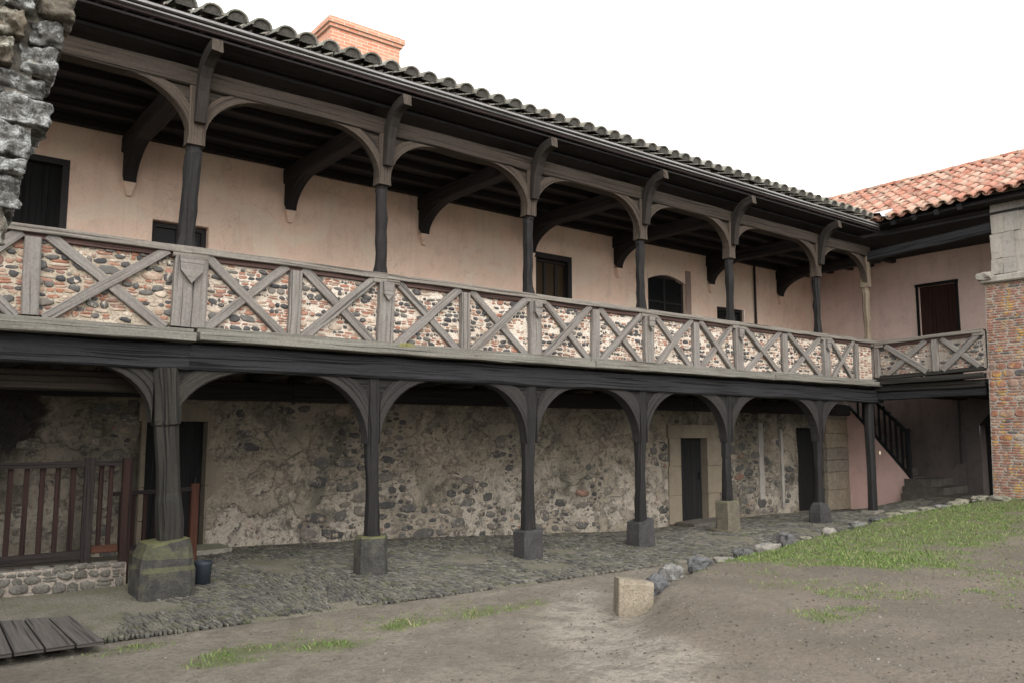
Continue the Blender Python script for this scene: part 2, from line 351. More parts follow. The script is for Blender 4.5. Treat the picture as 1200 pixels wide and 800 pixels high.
F_bin=flat('blue grey plastic',(.022,.028,.036),.55)
F_paper=flat('yellowed paper',(.45,.40,.27),.8)
F_pipe=flat('dark pipe',(.03,.025,.024),.6)
F_black=flat('black metal and opening shade',(.012,.011,.011),.5)  # metal fittings; also the darkness painted into the passage doorway

def groundmat():
    m=M('trodden dirt',.95); p=m.pos()
    A=lambda n:nd(m.t,'ShaderNodeAttribute',attribute_name=n).outputs['Fac']
    e0=m.noise(p,6,5,.65); at=A('turf'); so_=A('soil'); sa=A('sand')
    a=m.noise(p,.8,6,.6,.4); b=m.noise(p,3.5,7,.7,.4); c=m.noise(p,22,6,.72); d=m.noise(p,95,4,.65)
    col=m.mix(m.ramp(a,[(.38,0),(.62,1)]),(.24,.21,.165),(.17,.148,.116))
    col=m.mix(so_,col,m.mix(m.ramp(a,[(.38,0),(.62,1)]),(.178,.147,.112),(.122,.101,.076)))
    col=m.mix(m.math('MULTIPLY',sa,m.ramp(b,[(.3,.9),(.62,.65)])),col,(.34,.305,.25))
    col=m.mix(m.ramp(b,[(.47,0),(.62,.65)]),col,(.13,.112,.09))
    col=m.mix(m.ramp(c,[(.38,.6),(.50,0)]),col,(.10,.086,.068))
    col=m.mix(m.ramp(c,[(.57,0),(.70,.4)]),col,(.27,.25,.215))
    col=m.mix(m.ramp(d,[(.36,.5),(.48,0)]),col,(.09,.078,.062)); col=m.mix(m.ramp(d,[(.60,0),(.72,.35)]),col,(.33,.31,.27))
    g=m.math('MULTIPLY',m.ramp(m.math('ADD',at,m.math('MULTIPLY',m.math('SUBTRACT',c,.5),1.1)),[(.2,0),(.85,1)]),.85)
    col=m.mix(g,col,m.mix(m.ramp(e0,[(.35,0),(.65,1)]),(.085,.115,.032),(.125,.125,.06)))
    e=m.noise(p,9,5,.6,.6); h=m.math('ADD',m.math('ADD',b,m.math('MULTIPLY',e,.8)),m.math('ADD',m.math('MULTIPLY',c,.6),m.math('MULTIPLY',d,.25)))
    return m.done(col,m.bump(h,1.0,.06))
G_dirt=groundmat()
def grassmat():
    m=M('grass blades',.7); r=m.island(); p=m.pos(); n=m.noise(p,1.7,3,.6)
    col=m.ramp(r,[(0,(.06,.10,.022)),(.45,(.09,.145,.034)),(.78,(.135,.19,.055)),(.9,(.20,.185,.085)),(1,(.24,.20,.12))])
    col=m.mix(m.ramp(n,[(.4,0),(.65,.45)]),col,(.13,.16,.055))
    return m.done(col)
G_grass=grassmat()

# ------------------------------------------------------------------ ground heights
def lerp_tab(x,tab):
    if x<=tab[0][0]: return tab[0][1]
    for (a,va),(b,vb) in zip(tab,tab[1:]):
        if x<=b: return va+(vb-va)*(x-a)/(b-a)
    return tab[-1][1]
def sst(x): x=max(0,min(1,x)); return x*x*(3-2*x)
def wp(u): return 12.4 if u<3 else (11.4 if u>12 else 12.4-(u-3)/9)     # lower wall line
KERB=[(-9,4.6),(3.5,5.2),(6.1,5.85),(7.0,6.4),(8.5,7.0),(10.2,7.2),(12.0,7.6),(14.6,7.85),(15.8,7.6),(16.9,7.3),(18,6.9),(30,6.9)]
def arcz(u,p):
    zw=lerp_tab(u,[(4,.13),(7,.09),(11.5,-.07),(16,0),(19,-.05)])
    z=zw*sst((p-8.6)/2.6)+lerp_tab(u,[(2.5,.05),(7.5,.0),(10,.0),(12,.09),(15,.05),(17,.12)])*sst((p-7.9)/.8)*(1-sst((p-9.6)/1.6))
    z+=.26*sst((u-16.5)/2.5)*sst((10.6-p)/1.6)
    return z
def ground(u,p):
    k=lerp_tab(u,KERB)
    hm=lerp_tab(u,[(1,0),(3,.03),(6,.19),(9,.17),(12.5,.22),(15,.36),(16.5,.5),(17.5,.64),(22,.75)])
    w=lerp_tab(u,[(3,2.2),(5.6,1.2),(6.2,.25),(30,.25)])
    t=sst((k-.02-p)/w)
    low=arcz(u,p)-.02 if p>7.8 else -.02+arcz(u,7.9)*sst((p-6.9)/1.0)
    z=low*(1-t)+hm*t
    z+=.03*(noise.noise((u*.5,p*.5,0)))+.012*noise.noise((u*2.1,p*2.1,3)) if p<7.8 else 0
    return z
def turf(u,p):
    if p>7.8 and u<17: return 0
    k=lerp_tab(u,KERB); d=k-p
    n=noise.noise((u*.55,p*.55,5)); f=noise.noise((u*1.9,p*1.9,9)); q=noise.noise((u*5,p*5,2))
    v=0
    if u>7.6 and d>-.05:
        ext=lerp_tab(u,[(7.6,.1),(8.5,.9),(10,2.1),(13,5.0),(17,7.5),(22,8)])
        v=sst(.5+(ext-d)/2.2+1.1*n+.45*f)*(.92+.5*n+.75*f+.55*q)
        if d>1.2: v*=.45+.55*sst((3.2-d)/2+.6*f)
    for a,b,ra,rb,s in ((6.7,4.1,.55,.34,.8),(8.1,4.5,.6,.34,.5),(2.75,6.75,.75,.3,.85),(4.95,6.95,.8,.2,.8),(7.7,5.3,.6,.3,.3),(1.75,7.42,.45,.12,.5),(9.6,3.7,.7,.4,.4),(3.7,7.2,1.4,.35,.28),(10.6,4.5,1.1,.5,.35)):
        e=((u-a)/ra)**2+((p-b)/rb)**2
        v=max(v,s*sst(1.35-e*.75+1.0*n+.9*f)*(.75+.6*f+.9*q))
    if u>5.5 and d>.3: v=max(v,.5*sst((f+.5*q-.42)*4)*sst((n+.25)*2))
    return max(0,min(1,v))

def axis(lo,hi,step,far):
    a=[]; x=lo
    while x<=hi+1e-6: a.append(round(x,3)); x+=step
    d=step; l=lo; r=hi; L=[];Rr=[]
    while d<far:
        d*=1.9; L.insert(0,l-d); Rr.append(r+d)
    return L+a+Rr
xs=axis(-3,22,.14,400); ys=axis(-1,13,.14,400)
g=MB(); idx={}; tv=[]
for j,y in enumerate(ys):
    for i,x in enumerate(xs):
        idx[i,j]=len(g.v); cx=max(-3,min(22,x)); cy=max(-1,min(13,y))
        g.v.append((x,y,ground(cx,cy)-(.06 if y>7.95 and x<21 else 0))); tv.append(turf(x,y) if -3<x<22 and -1<y<9 else 0)
for j in range(len(ys)-1):
    for i in range(len(xs)-1): g.face([idx[i,j],idx[i+1,j],idx[i+1,j+1],idx[i,j+1]],None,0,True)
go=g.build('ground',G_dirt,None,(0,0,0)); tag(go,kind='structure')
def soil(u,p): return sst((lerp_tab(u,KERB)-.05-p)/lerp_tab(u,[(3,1.6),(6,.5),(30,.3)])+.35*noise.noise((u,p,2)))*sst((u-2.0)/3)
def sand(u,p):
    t=max(0,min(1,(p-3.2)/3.9)); cx=3.5+2.9*t; return sst(1.35-abs(u-cx+.25*noise.noise((u*1.2,p*1.2,6)))/(.75-.3*t)+.7*noise.noise((u*1.7,p*1.7,1)))*sst((7.5-p)/.6)*sst((p-2.2)/1.5)
for nm,fn_ in (('soil',soil),('sand',sand)):
    at=go.data.attributes.new(nm,'FLOAT','POINT'); at.data.foreach_set('value',[fn_(v[0],v[1]) for v in g.v])
at=go.data.attributes.new('turf','FLOAT','POINT'); at.data.foreach_set('value',tv)

# cobbled strip under and in front of the arcade
c=MB(); nx=120; ny=24
def cob_edge(u): return 7.86+.10*noise.noise((u*.8,2,1))+.05*noise.noise((u*2.5,4,1))
for j in range(ny+1):
    for i in range(nx+1):
        u=-2.5+i*23/nx; p0=cob_edge(u); p=p0+j*(wp(u)+.1-p0)/ny
        if u>18.6: p=p0+j*(13-p0)/ny
        c.v.append((u,p,arcz(u,p)-.008+.012*noise.noise((u*1.5,p*1.5,8))-(.05 if j==0 else 0)))
for j in range(ny):
    for i in range(nx):
        a=j*(nx+1)+i; c.face([a,a+1,a+nx+2,a+nx+1],None,0,True)
def cobfn(x,y,z): return (x,y,arcz(x,y)-.008+.012*noise.noise((x*1.5,y*1.5,8))+z)
p=7.9; row=0
while p<12.3:
    far=p>10.2; pitch=.15 if not far else .17; u=-2.2
    while u<19.4:
        w=R(.026,.052) if not far else R(.045,.09)
        if u>7: w*=1.25
        if u>12: w*=1.2
        if p+.04>cob_edge(u) and p<wp(u)-.1 and not(u<2.45 and p>9.6) and noise.noise((u*1.1,p*1.1,4))>-.40+.5*max(0,.35-(p-cob_edge(u))) and (u>2.0-.35*(8.7-p) or p<8.05) and u>1.2:
            sw=.55*noise.noise((u*.6,p*.45,7))+(.35 if row%2 else .15)
            c.pillow(cobfn,u+w/2,p+R(-.03,.03),w*.92,pitch*R(.85,1.4),R(.002,.019),sw+R(-.12,.12),1,6,.7,.12)
        u+=w*1.02
    p+=pitch; row+=1
co=c.build('cobbled_pavement',[MO_earth,S_cob],None,(8,9,0)); tag(co,kind='structure')

# grass, pebbles
gb=MB(); n=0
rg=random.Random(3)
while n<330000:
    if rg.random()<.6: u=rg.uniform(7.5,18); p=rg.uniform(-.5,8)
    else: u=rg.uniform(1,11); p=rg.uniform(2.5,7.9)
    n+=1; t=turf(u,p)
    cl=noise.noise((u*7,p*7,31))+.5*noise.noise((u*17,p*17,3))
    if rg.random()>t*(.12+.9*sst(.5+1.3*cl)): continue
    if t<.05: continue
    z=ground(u,p)-.004; h=rg.uniform(.010,.034)*(2.1 if rg.random()<.07 else 1)*(.55+.6*t); a=rg.uniform(0,6.28); w=rg.uniform(.003,.007); le=rg.uniform(.3,1.1)*h; b=rg.uniform(0,6.28)
    dx,dy=math.cos(a)*w,math.sin(a)*w; lx,ly=math.cos(b)*le,math.sin(b)*le
    k=len(gb.v); gb.v += [(u-dx,p-dy,z),(u+dx,p+dy,z),(u+lx*.45+dx*.6,p+ly*.45+dy*.6,z+h*.65),(u+lx*.45-dx*.6,p+ly*.45-dy*.6,z+h*.65),(u+lx,p+ly,z+h)]
    gb.face([k,k+1,k+2,k+3],None); gb.face([k+3,k+2,k+4],None)
tag(gb.build('grass',G_grass,None,(10,6,0)),kind='stuff')
pb=MB()
for i in range(4500):
    u=rg.uniform(-.5,13); p=rg.uniform(1.5,7.8)
    if lerp_tab(u,KERB)-p<-1.2 and rg.random()<.6: continue
    s=rg.uniform(.003,.009)*(1.8 if rg.random()<.06 else 1); z=ground(u,p)
    pb.pillow(lambda a,b,cc:(a,b,z+cc),u,p,s*1.7,s*1.4,s*.7,rg.uniform(0,3),0,6)
for i in range(3800):
    u=rg.uniform(.5,14); p=rg.uniform(1.5,7.8)
    if noise.noise((u*.8,p*.8,12))<-.15: continue
    if lerp_tab(u,KERB)<p and rg.random()<.6: continue
    q=rg.uniform(.004,.013); z=ground(u,p)
    pb.pillow(lambda a,b,cc:(a,b,z+cc),u,p,q*rg.uniform(1.6,3.4),q*1.5,q*.8,rg.uniform(0,3),1,5)
tag(pb.build('pebbles',[stonemat('loose pebbles',[(0,(.12,.11,.10)),(.4,(.18,.165,.14)),(.75,(.22,.205,.18)),(.93,(.16,.13,.10))],.1),stonemat('soil crumbs',[(0,(.06,.05,.04)),(.5,(.10,.085,.066)),(.85,(.15,.12,.09))],.1)],None,(5,5,0)),kind='stuff')

# ------------------------------------------------------------------ walls
def wall_grid(mb,u0,u1,z0,z1,holes,fn,step=.4,mi=0,depth=.22,bumpy=0.0,reveal=True):
    us={u0,u1}; zs={z0,z1}
    for a,b,cc,d in holes: us|={a,b}; zs|={cc,d}
    def fill(S):
        S=sorted(S); o=[S[0]]
        for a,b in zip(S,S[1:]):
            n=max(1,int((b-a)/step))
            o+= [a+(b-a)*k/n for k in range(1,n+1)]
        return o
    us=fill(us); zs=fill(zs); V={}
    def vid(u,z):
        if (u,z) not in V:
            V[u,z]=len(mb.v); nb=bumpy*noise.noise((u*1.3,z*1.3,2)) if bumpy else 0
            mb.v.append(tuple(fn(u,z,nb)))
        return V[u,z]
    for i in range(len(us)-1):
        for j in range(len(zs)-1):
            mu=(us[i]+us[i+1])/2; mz=(zs[j]+zs[j+1])/2
            if any(a<mu<b and cc<mz<d for a,b,cc,d in holes): continue
            mb.face([vid(us[i],zs[j]),vid(us[i+1],zs[j]),vid(us[i+1],zs[j+1]),vid(us[i],zs[j+1])],
                [(us[i],zs[j]),(us[i+1],zs[j]),(us[i+1],zs[j+1]),(us[i],zs[j+1])],mi,bumpy>0)
    if reveal:
        for a,b,cc,d in holes:
            for (ua,za),(ub,zb) in (((a,cc),(a,d)),((a,d),(b,d)),((b,d),(b,cc)),((b,cc),(a,cc))):
                mb.quad(fn(ua,za,0),fn(ub,zb,0),fn(ub,zb,-depth),fn(ua,za,-depth),mi)
def masonry(mb,fn,u0,u1,z0,z1,size,mask=None,mis=(1,),flatmi=None,pr=(.008,.02),gap=.012,hr=(.5,1.2),wr=(.8,2.0),kk=8,jj=.16):
    """coursed rubble: rows of irregular stones"""
    z=z0
    while z<z1-.02:
        h=min(size*R(*hr),z1-z); u=u0+R(-.3,0)*size
        while u<u1:
            brick = flatmi is not None and R(0,1)<(.36+.5*noise.noise((u*.9,z*1.5,33)))
            w=size*R(*wr)*(1.0 if brick else 1); uu=max(u,u0); ww=min(u+w,u1)-uu
            if ww>size*.3:
                zc=z+h/2+R(-.06,.06)*size
                if mask is None or mask(uu+ww/2,zc):
                    if brick and h>size*.62:
                        k=2; hh=h/k
                        for q in range(k):
                            mb.pillow(fn,uu+ww/2+R(-.01,.01),z+hh*(q+.5),ww-gap,hh-gap*.7,R(*pr)*.7,R(-.05,.05),flatmi,8,.8,.07)
                    elif brick: mb.pillow(fn,uu+ww/2,zc,ww-gap,h-gap,R(*pr)*.7,R(-.05,.05),flatmi,8,.8,.07)
                    else: mb.pillow(fn,uu+ww/2,zc,ww-gap*R(.7,1.6),(h-gap)*R(.8,1.08),R(*pr),R(-.2,.2),random.choice(mis),kk,.7,jj)
            u+=w
        z+=h

def rubble(mb,fn,u0,u1,z0,z1,classes,gap,mask=None):
    """random rubble: big stones first, smaller ones and chips packed between; class = (w range, h range, tries per m2, slots, protrusion, k)"""
    cell=.2; G={}
    def near(u,z,w,h):
        for i in range(int((u-w)/cell)-2,int((u+w)/cell)+3):
            for j in range(int((z-h)/cell)-1,int((z+h)/cell)+2):
                for (a,b,c_,d_) in G.get((i,j),()):
                    dx=abs(a-u)/((c_+w)/2+gap); dz=abs(b-z)/((d_+h)/2+gap)
                    if dx<1 and dz<1 and dx**3+dz**3<1.05: return True
        return False
    A=(u1-u0)*(z1-z0)
    for (wr,hr,den,slots,pr,k) in classes:
        for _ in range(int(A*den)):
            w=R(*wr); h=R(*hr); u=R(u0+w/2,u1-w/2) if u1-u0>w else (u0+u1)/2; z=R(z0+h/2,z1-h/2)
            if mask and not mask(u,z): continue
            if near(u,z,w,h): continue
            G.setdefault((int(u/cell),int(z/cell)),[]).append((u,z,w,h))
            mb.pillow(fn,u,z,w,h,R(*pr),R(-.16,.16),random.choice(slots),k,.7,.2 if k<8 else .09)

def coursed(mb,fn,u0,u1,z0,z1,hr,gap,dark,drop,mask=None):
    """rough courses of basalt lumps, stacked brick chips and small fillers"""
    z=z0
    while z<z1-.015:
        h=min(R(*hr),z1-z); u=u0-R(0,.05); ph=R(0,9)
        while u<u1:
            k=R(0,1); w=h*R(.9,2.3) if h>.05 else R(.05,.15); ua=max(u,u0); ub=min(u+w,u1); ww=ub-ua; u+=w
            if ww<.025 or R(0,1)<drop or (mask and not mask(ua+ww/2,z+h/2)): continue
            zc=z+h/2+.012*math.sin(ua*5+ph)+R(-.006,.006); uc=ua+ww/2; d=dark+.3*noise.noise((uc*1.2,zc*2,40))
            if h<.045:
                mb.pillow(fn,uc,zc,ww-gap,h-gap*.8,R(.003,.010),R(-.07,.07),2 if k<.7 else random.choice((1,3)),8,.8,.1)
            elif k<d:
                mb.pillow(fn,uc,zc,ww-gap*R(.5,1.5),(h-gap)*R(.85,1.08),R(.010,.026),R(-.22,.22),3 if R(0,1)<.85 else 1,random.choice((6,7,8)),.7,.17)
            elif k<d+.33:
                n=2 if h<.08 else 3; hh=h/n
                for q in range(n):
                    mb.pillow(fn,uc+R(-.012,.012),zc-h/2+hh*(q+.5),(ww-gap)*R(.75,1.1),hh-gap*.7,R(.003,.011),R(-.09,.09),2,8,.8,.1)
            elif k<d+.42: mb.pillow(fn,uc,zc,ww-gap,h-gap,R(.006,.014),R(-.08,.08),2,8,.8,.08)
            else:
                n=max(1,int(ww/(h*.55)))
                for q in range(n):
                    mb.pillow(fn,ua+ww*(q+.5)/n,zc+R(-.2,.2)*h,ww/n-gap,h*R(.4,.75),R(.004,.014),R(-.4,.4),random.choice((1,1,2,3)),6,.7,.2)
        z+=h

# ================================================================== MAIN RANGE
main=empty('gallery_building',(9,11.5,0))
tag(main,'long two-storey range with dark timber galleries, pink plaster above and rubble stone below','building')
UP=[.05,2.62,5.06,7.54,9.95,12.32,15.17,17.12]      # upper post centres (first is out of frame)
LO=[.0,2.53,5.0,7.52,9.84,12.06,14.95,16.95]
D=9.33
def front(off=0): return lambda u,z,o: (u,D-.08-off-o,z)

# lower rubble wall with three doorways
LD=[(3.02,3.86,.1,1.95),(13.18,14.02,-.03,1.71),(17.4,18.45,-.03,1.92)]
LH=[(a-.03,b+.03,c_,d+.03) for a,b,c_,d in LD]
lw=MB()
fl=lambda u,z,o:(u,wp(u)-o,z)
wall_grid(lw,-3,19.55,-.2,2.75,LH,fl,.3,0,.3,.05)
def lmask(u,z):
    for a,b,cc,d in LD:
        if a-(.38 if a>5 else .1)<u<b+.42 and z<d+.34: return False
    if u>18.6: return False
    n=noise.noise((u*.55,z*.8,1))+.6*noise.noise((u*1.7,z*1.9,4))
    low=.58-.36*z
    if u<2.4: low-=.35
    if 9<u<12.6: low-=.12
    if 14.8<u<17.4: low=.55
    return n*1.7+low>.36
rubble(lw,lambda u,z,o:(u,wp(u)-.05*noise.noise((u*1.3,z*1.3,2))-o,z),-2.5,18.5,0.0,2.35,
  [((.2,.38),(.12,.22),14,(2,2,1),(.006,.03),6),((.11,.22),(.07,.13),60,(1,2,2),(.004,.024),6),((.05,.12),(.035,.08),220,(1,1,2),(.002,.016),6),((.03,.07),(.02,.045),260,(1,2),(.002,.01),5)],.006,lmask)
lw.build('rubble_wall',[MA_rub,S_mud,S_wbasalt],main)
# door surrounds and leaves
def door(name,u0,u1,z0,z1,pf,dep,leafmat,sur=None,surmat=None,parent=main,boards=5,knob=True):
    d=MB(); w=(u1-u0)/boards
    for k in range(boards):
        d.box(u0+k*w+.003,pf+dep,z0,u0+(k+1)*w-.003,pf+dep+.05,z1,0)
    o=d.build(name,leafmat,parent)
    if knob:
        h=MB(); h.sweep([(u1-.12,pf+dep-.004,z0+1.0),(u1-.12,pf+dep-.05,z0+1.0),(u1-.12,pf+dep-.052,z0+1.13)],(1,0,0),.03,.03); h.build('handle',F_black,o)
    return o
def surround(o,u0,u1,z0,z1,pf,w,h,mat,courses,dep=.012,th=.3,both=True):
    s=MB(); zc=z0; H=(z1-z0)/courses
    for k in range(courses):
        for a,b in ((u0-w*R(.8,1.15) if both else u0-.06,u0),(u1,u1+w*R(.8,1.15))):
            s.box(a,pf-dep-R(0,.006),zc+.004,b,pf+th,zc+H-.004,0,.004)
        zc+=H
    s.box(u0-w*.9 if both else u0-.1,pf-dep-.004,z1,u1+w*.9,pf+th,z1+h,0,.006)
    return s.build('door_surround',mat,o)
for k,((a,b,z0,z1),cs) in enumerate(zip(LD,(4,3,4))):
    pf=wp((a+b)/2)
    o=door('door',a-.02,b+.02,z0-.1,z1+.16,pf,(.16,.13,.16)[k],W_door,parent=main)
    if k<2: surround(o,a,b,z0,z1,pf-.03,(.34,.42)[k],(.26,.27)[k],P_quoin,cs,.012,.3,k>0)
# big quoins at the right end of the wall
q=MB(); z=-.05
for h in (.5,.42,.3,.3,.36,.34,.32,.2):
    q.box(18.5+R(-.03,.03),11.32+R(-.01,.01),z+.005,19.5+R(-.02,.04),11.7,min(z+h-.005,2.7),0,.01); z+=h
    if z>2.6: break
q.build('quoin_stones',S_quoin,main)
# pale plaster strips on the wall
for u,z0,z1,w in ((15.9,.34,2.05,.16),(16.7,.12,1.9,.09)):
    s=MB(); n=9
    A=[(u-w/2+R(-.015,.015),11.345,z0+(z1-z0)*i/n) for i in range(n+1)]; B=[(u+w/2+R(-.015,.015),11.345,p[2]) for p in A]
    s.strip(A,B,(0,.1,0)); s.build('plaster_strip',P_strip,main)
# wall beam under the floor
s=MB()
for a,b in ((-2.9,5.0),(5.02,9.2),(9.22,13.4),(13.42,19.4)):
    s.bar((a,wp(a)-.13,2.40),(b,wp(b)-.13,2.40),(0,0,1),.27,.2,.6)
s.build('wall_beam',W_soffit,main)
s=MB(); s.bar((-2.5,9.75,2.335),(2.3,9.75,2.32),(0,0,1),.21,.2,.5); s.build('lintel_beam',W_plate,main)

# upper floor and joists
s=MB(); s.box(-3,9.3,2.765,17.05,12.25,2.85); s.box(17.05,9.3,2.765,19.5,12.25,2.85)
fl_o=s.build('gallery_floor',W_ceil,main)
for k in range(31):
    u=-2.7+k*.65
    s=MB(); s.bar((u,9.47,2.66),(u,wp(min(u,12))+.1,2.66),(1,0,0),.15,.19,1.5); s.build('joist',W_soffit,fl_o)
# architrave beam on the lower posts
s=MB(); pts=[]
for a,b,w in ((-3,2.66,0),(2.66,9.9,1),(9.9,17.35,2)):
    n=12; P=[(a+(b-a)*i/n,D-.005,2.60+(.0 if w else -.012)+.012*noise.noise((a+i*.7,0,3))) for i in range(n+1)]
    s.sweep(P,(0,0,1),[.27*R(.96,1.04) for _ in P],[.25*R(.97,1.03) for _ in P],.14,.006,0)
s.build('arcade_beam',W_dark,main)
# sill timbers
s=MB()
for a,b,dz in ((-3,2.68,-.03),(2.72,8.6,0),(8.62,13.2,.015),(13.22,17.3,.03)):
    n=14; P=[(a+(b-a)*i/n,D-.13-.012*noise.noise((a+i*.4,5,3)),2.81+dz+(0.01*i/n)) for i in range(n+1)]
    s.sweep(P,(0,0,1),[.10*R(.9,1.1) for _ in P],[.30 for _ in P],.16,.006,0)
    P=[(x,D-.06,2.885+dz) for x,y,z in P]
    s.sweep(P,(0,0,1),[.07*R(.95,1.05) for _ in P],[.23 for _ in P],.12,.004,0)
s.build('gallery_sill',W_sill,main)

def arc(cx,cz,rx,rz,a0,a1,y,n=9): return [(cx+rx*math.cos(math.radians(a0+(a1-a0)*i/n)),y,cz+rz*math.sin(math.radians(a0+(a1-a0)*i/n))) for i in range(n+1)]
def knee(parent,up,side,zs,zt,reach,th,y0,dy,mat,fillmat,ph,straight=.0):
    """curved brace from post (x=up) to beam (z=zt); side -1/+1, ph post half width"""
    rx=reach-ph; rz=zt-zs; cx=up+side*reach; n=9; A=[];B=[]
    for i in range(n+1):
        t=math.radians(90*i/n)
        x=cx-side*rx*math.cos(t); z=zs+rz*math.sin(t)
        A.append((x,y0,z))
        # back edge: chord pulled to post/beam corner
        f=i/n; bx=up+side*(ph+ (rx)*f); bz=zs+th*1.2+(rz-th*1.2)*1.0*f
        k=min(1,th/max(.02,math.hypot(bx-x,bz-z)))
        nx_,nz_=bx-x,bz-z
        o=(x-side*th*math.cos(t)*1.0, z+th*math.sin(t)*1.0)
        ox=o[0]; oz=min(o[1],zt)
        if (ox-(up+side*ph))*side<0: ox=up+side*ph
        B.append((ox,y0,oz))
    m=MB(); m.strip(A,B,(0,dy,0)); o=m.build('brace',mat,parent)
    m=MB(); pts=[(up+side*ph*.9,y0+.03,zs+.12)]+[(b[0],y0+.03,b[2]) for b in B[2:-1]]+[(up+side*ph*.9,y0+.03,zt-.002)]
    if side>0: pts=pts
    m.poly(pts,(0,dy*.7,0)); m.build('spandrel',fillmat,parent)
    return o
# lower posts
pt=[.62,.65,.5,.41,.40,.61,.44,.18]
PW=[.24,.245,.165,.18,.168,.158,.155,.18]
zg=[.05,.05,.04,-.01,0,.12,.05,.14]
for k in range(8):
    u=LO[k]; w=PW[k]; s=MB(); zt=2.47; z0=pt[k]-.02
    if k<=1: prof=[(z0,1.0),(z0+.2,1.02),(z0+.42,.98),(z0+.5,.9),(1.4,.86),(1.84,.92),(1.86,1.06),(1.9,1.1),(2.2,1.12),(zt,1.14)]
    elif k==7: prof=[(z0,1),(1,.95),(2,1),(zt,1.02)]
    else: prof=[(z0,1.12),(z0+.1,1.06),(z0+.3,.95),(z0+.5,.9),(z0+.75,.9),(1.4,.94),(1.6,1.02),(1.8,1.12),(2.05,1.25),(2.25,1.28),(zt,1.28)]
    lean=(0,-.075,-.03,.0,.01,.012,.01,.01)[k]; nl=(0,-.09,-.045,0,0,0,0,0)[k]
    P=[(u+(.05 if k==1 else .015 if k==2 else 0)+lean*(z-z0)+R(-.006,.006),D+.02,z) for z,f in prof]
    s.sweep(P,(1,0,0),[w*f for z,f in prof],[w*f*(1 if k!=7 else .9) for z,f in prof],.38 if k>1 else .3,.009,0)
    o=s.build('arcade_post',W_old if k<=1 else W_post,main)
    if k<7:
        knee(o,u+nl,-1,1.64 if k>1 else 1.88,2.465,.92 if k>1 else .76,.20,D-.085,.17,W_spring if k>1 else W_old,W_post,w*.52)
    if 0<k<7 or k==0: knee(o,u+nl,1,1.64 if k>1 else 1.88,2.465,.92 if k>1 else 1.02,.20,D-.085,.17,W_spring if k>1 else W_old,W_post,w*.52)
    if k==6: pass
# balustrade bays
def X(par,u0,u1,z0,z1,fn,w=.11,flip=False):
    a=.35*w
    L=[((u0,z0),(u1,z1)),((u0,z1),(u1,z0))]
    if flip: L.reverse()
    for q,((ua,za),(ub,zb)) in enumerate(L):
        m=MB(); off=.028+.016*q
        A=Vector(fn(ua,za,0)); B=Vector(fn(ub,zb,0)); N=(Vector(fn(ua,za,1))-A)
        d=(B-A).normalized(); nor=N.normalized(); sd=d.cross(nor)
        m.bar(A+N*off*.5,B+N*off*.5,sd,w*R(.92,1.08),.06+off,.25,.004,.005); m.build('diagonal_brace',W_stud,par)
def stud(par,u,z0,z1,fn,w,off=.035,name='stud'):
    m=MB(); A=Vector(fn(u,z0,off*.5)); B=Vector(fn(u+R(-.015,.015),z1,off*.5)); sd=Vector(fn(u+1,z0,0))-Vector(fn(u,z0,0))
    m.bar(A,B,sd,w,.08+off,.2,.004,.005); return m.build(name,W_stud,par)
def rail(par,u0,u1,fn,z,stops=True):
    m=MB(); A=Vector(fn(u0,z-.035,.0)); B=Vector(fn(u1,z-.035,.0)); N=Vector(fn(u0,0,1))-Vector(fn(u0,0,0))
    m.bar(A-N*.01,B-N*.01,(0,0,1),.075,.21,.3,.003,.004)
    o=m.build('top_rail',W_rail,par)
    m=MB(); m.bar(Vector(fn(u0+.2,z-.1,0))-N*.02,Vector(fn(u1-.2,z-.1,0))-N*.02,(0,0,1),.058,.13,.3,.002,.003); m.build('rail_moulding',W_red,o)
    for a,b in ((u0,u0+.19),(u1-.19,u1)):
        m=MB(); m.bar(Vector(fn(a,z-.1,0))-N*.005,Vector(fn(b,z-.1,0))-N*.005,(0,0,1),.058,.18,.2,.002,.002); m.build('rail_stop',W_rail,o)
    return o
def pmask_white(c): return lambda u,z: noise.noise((u*1.3,z*1.6,c))>-.45 or R(0,1)<.35
Z0,Z1=2.92,3.69
bays=[(UP[k],UP[k+1]) for k in range(7)]
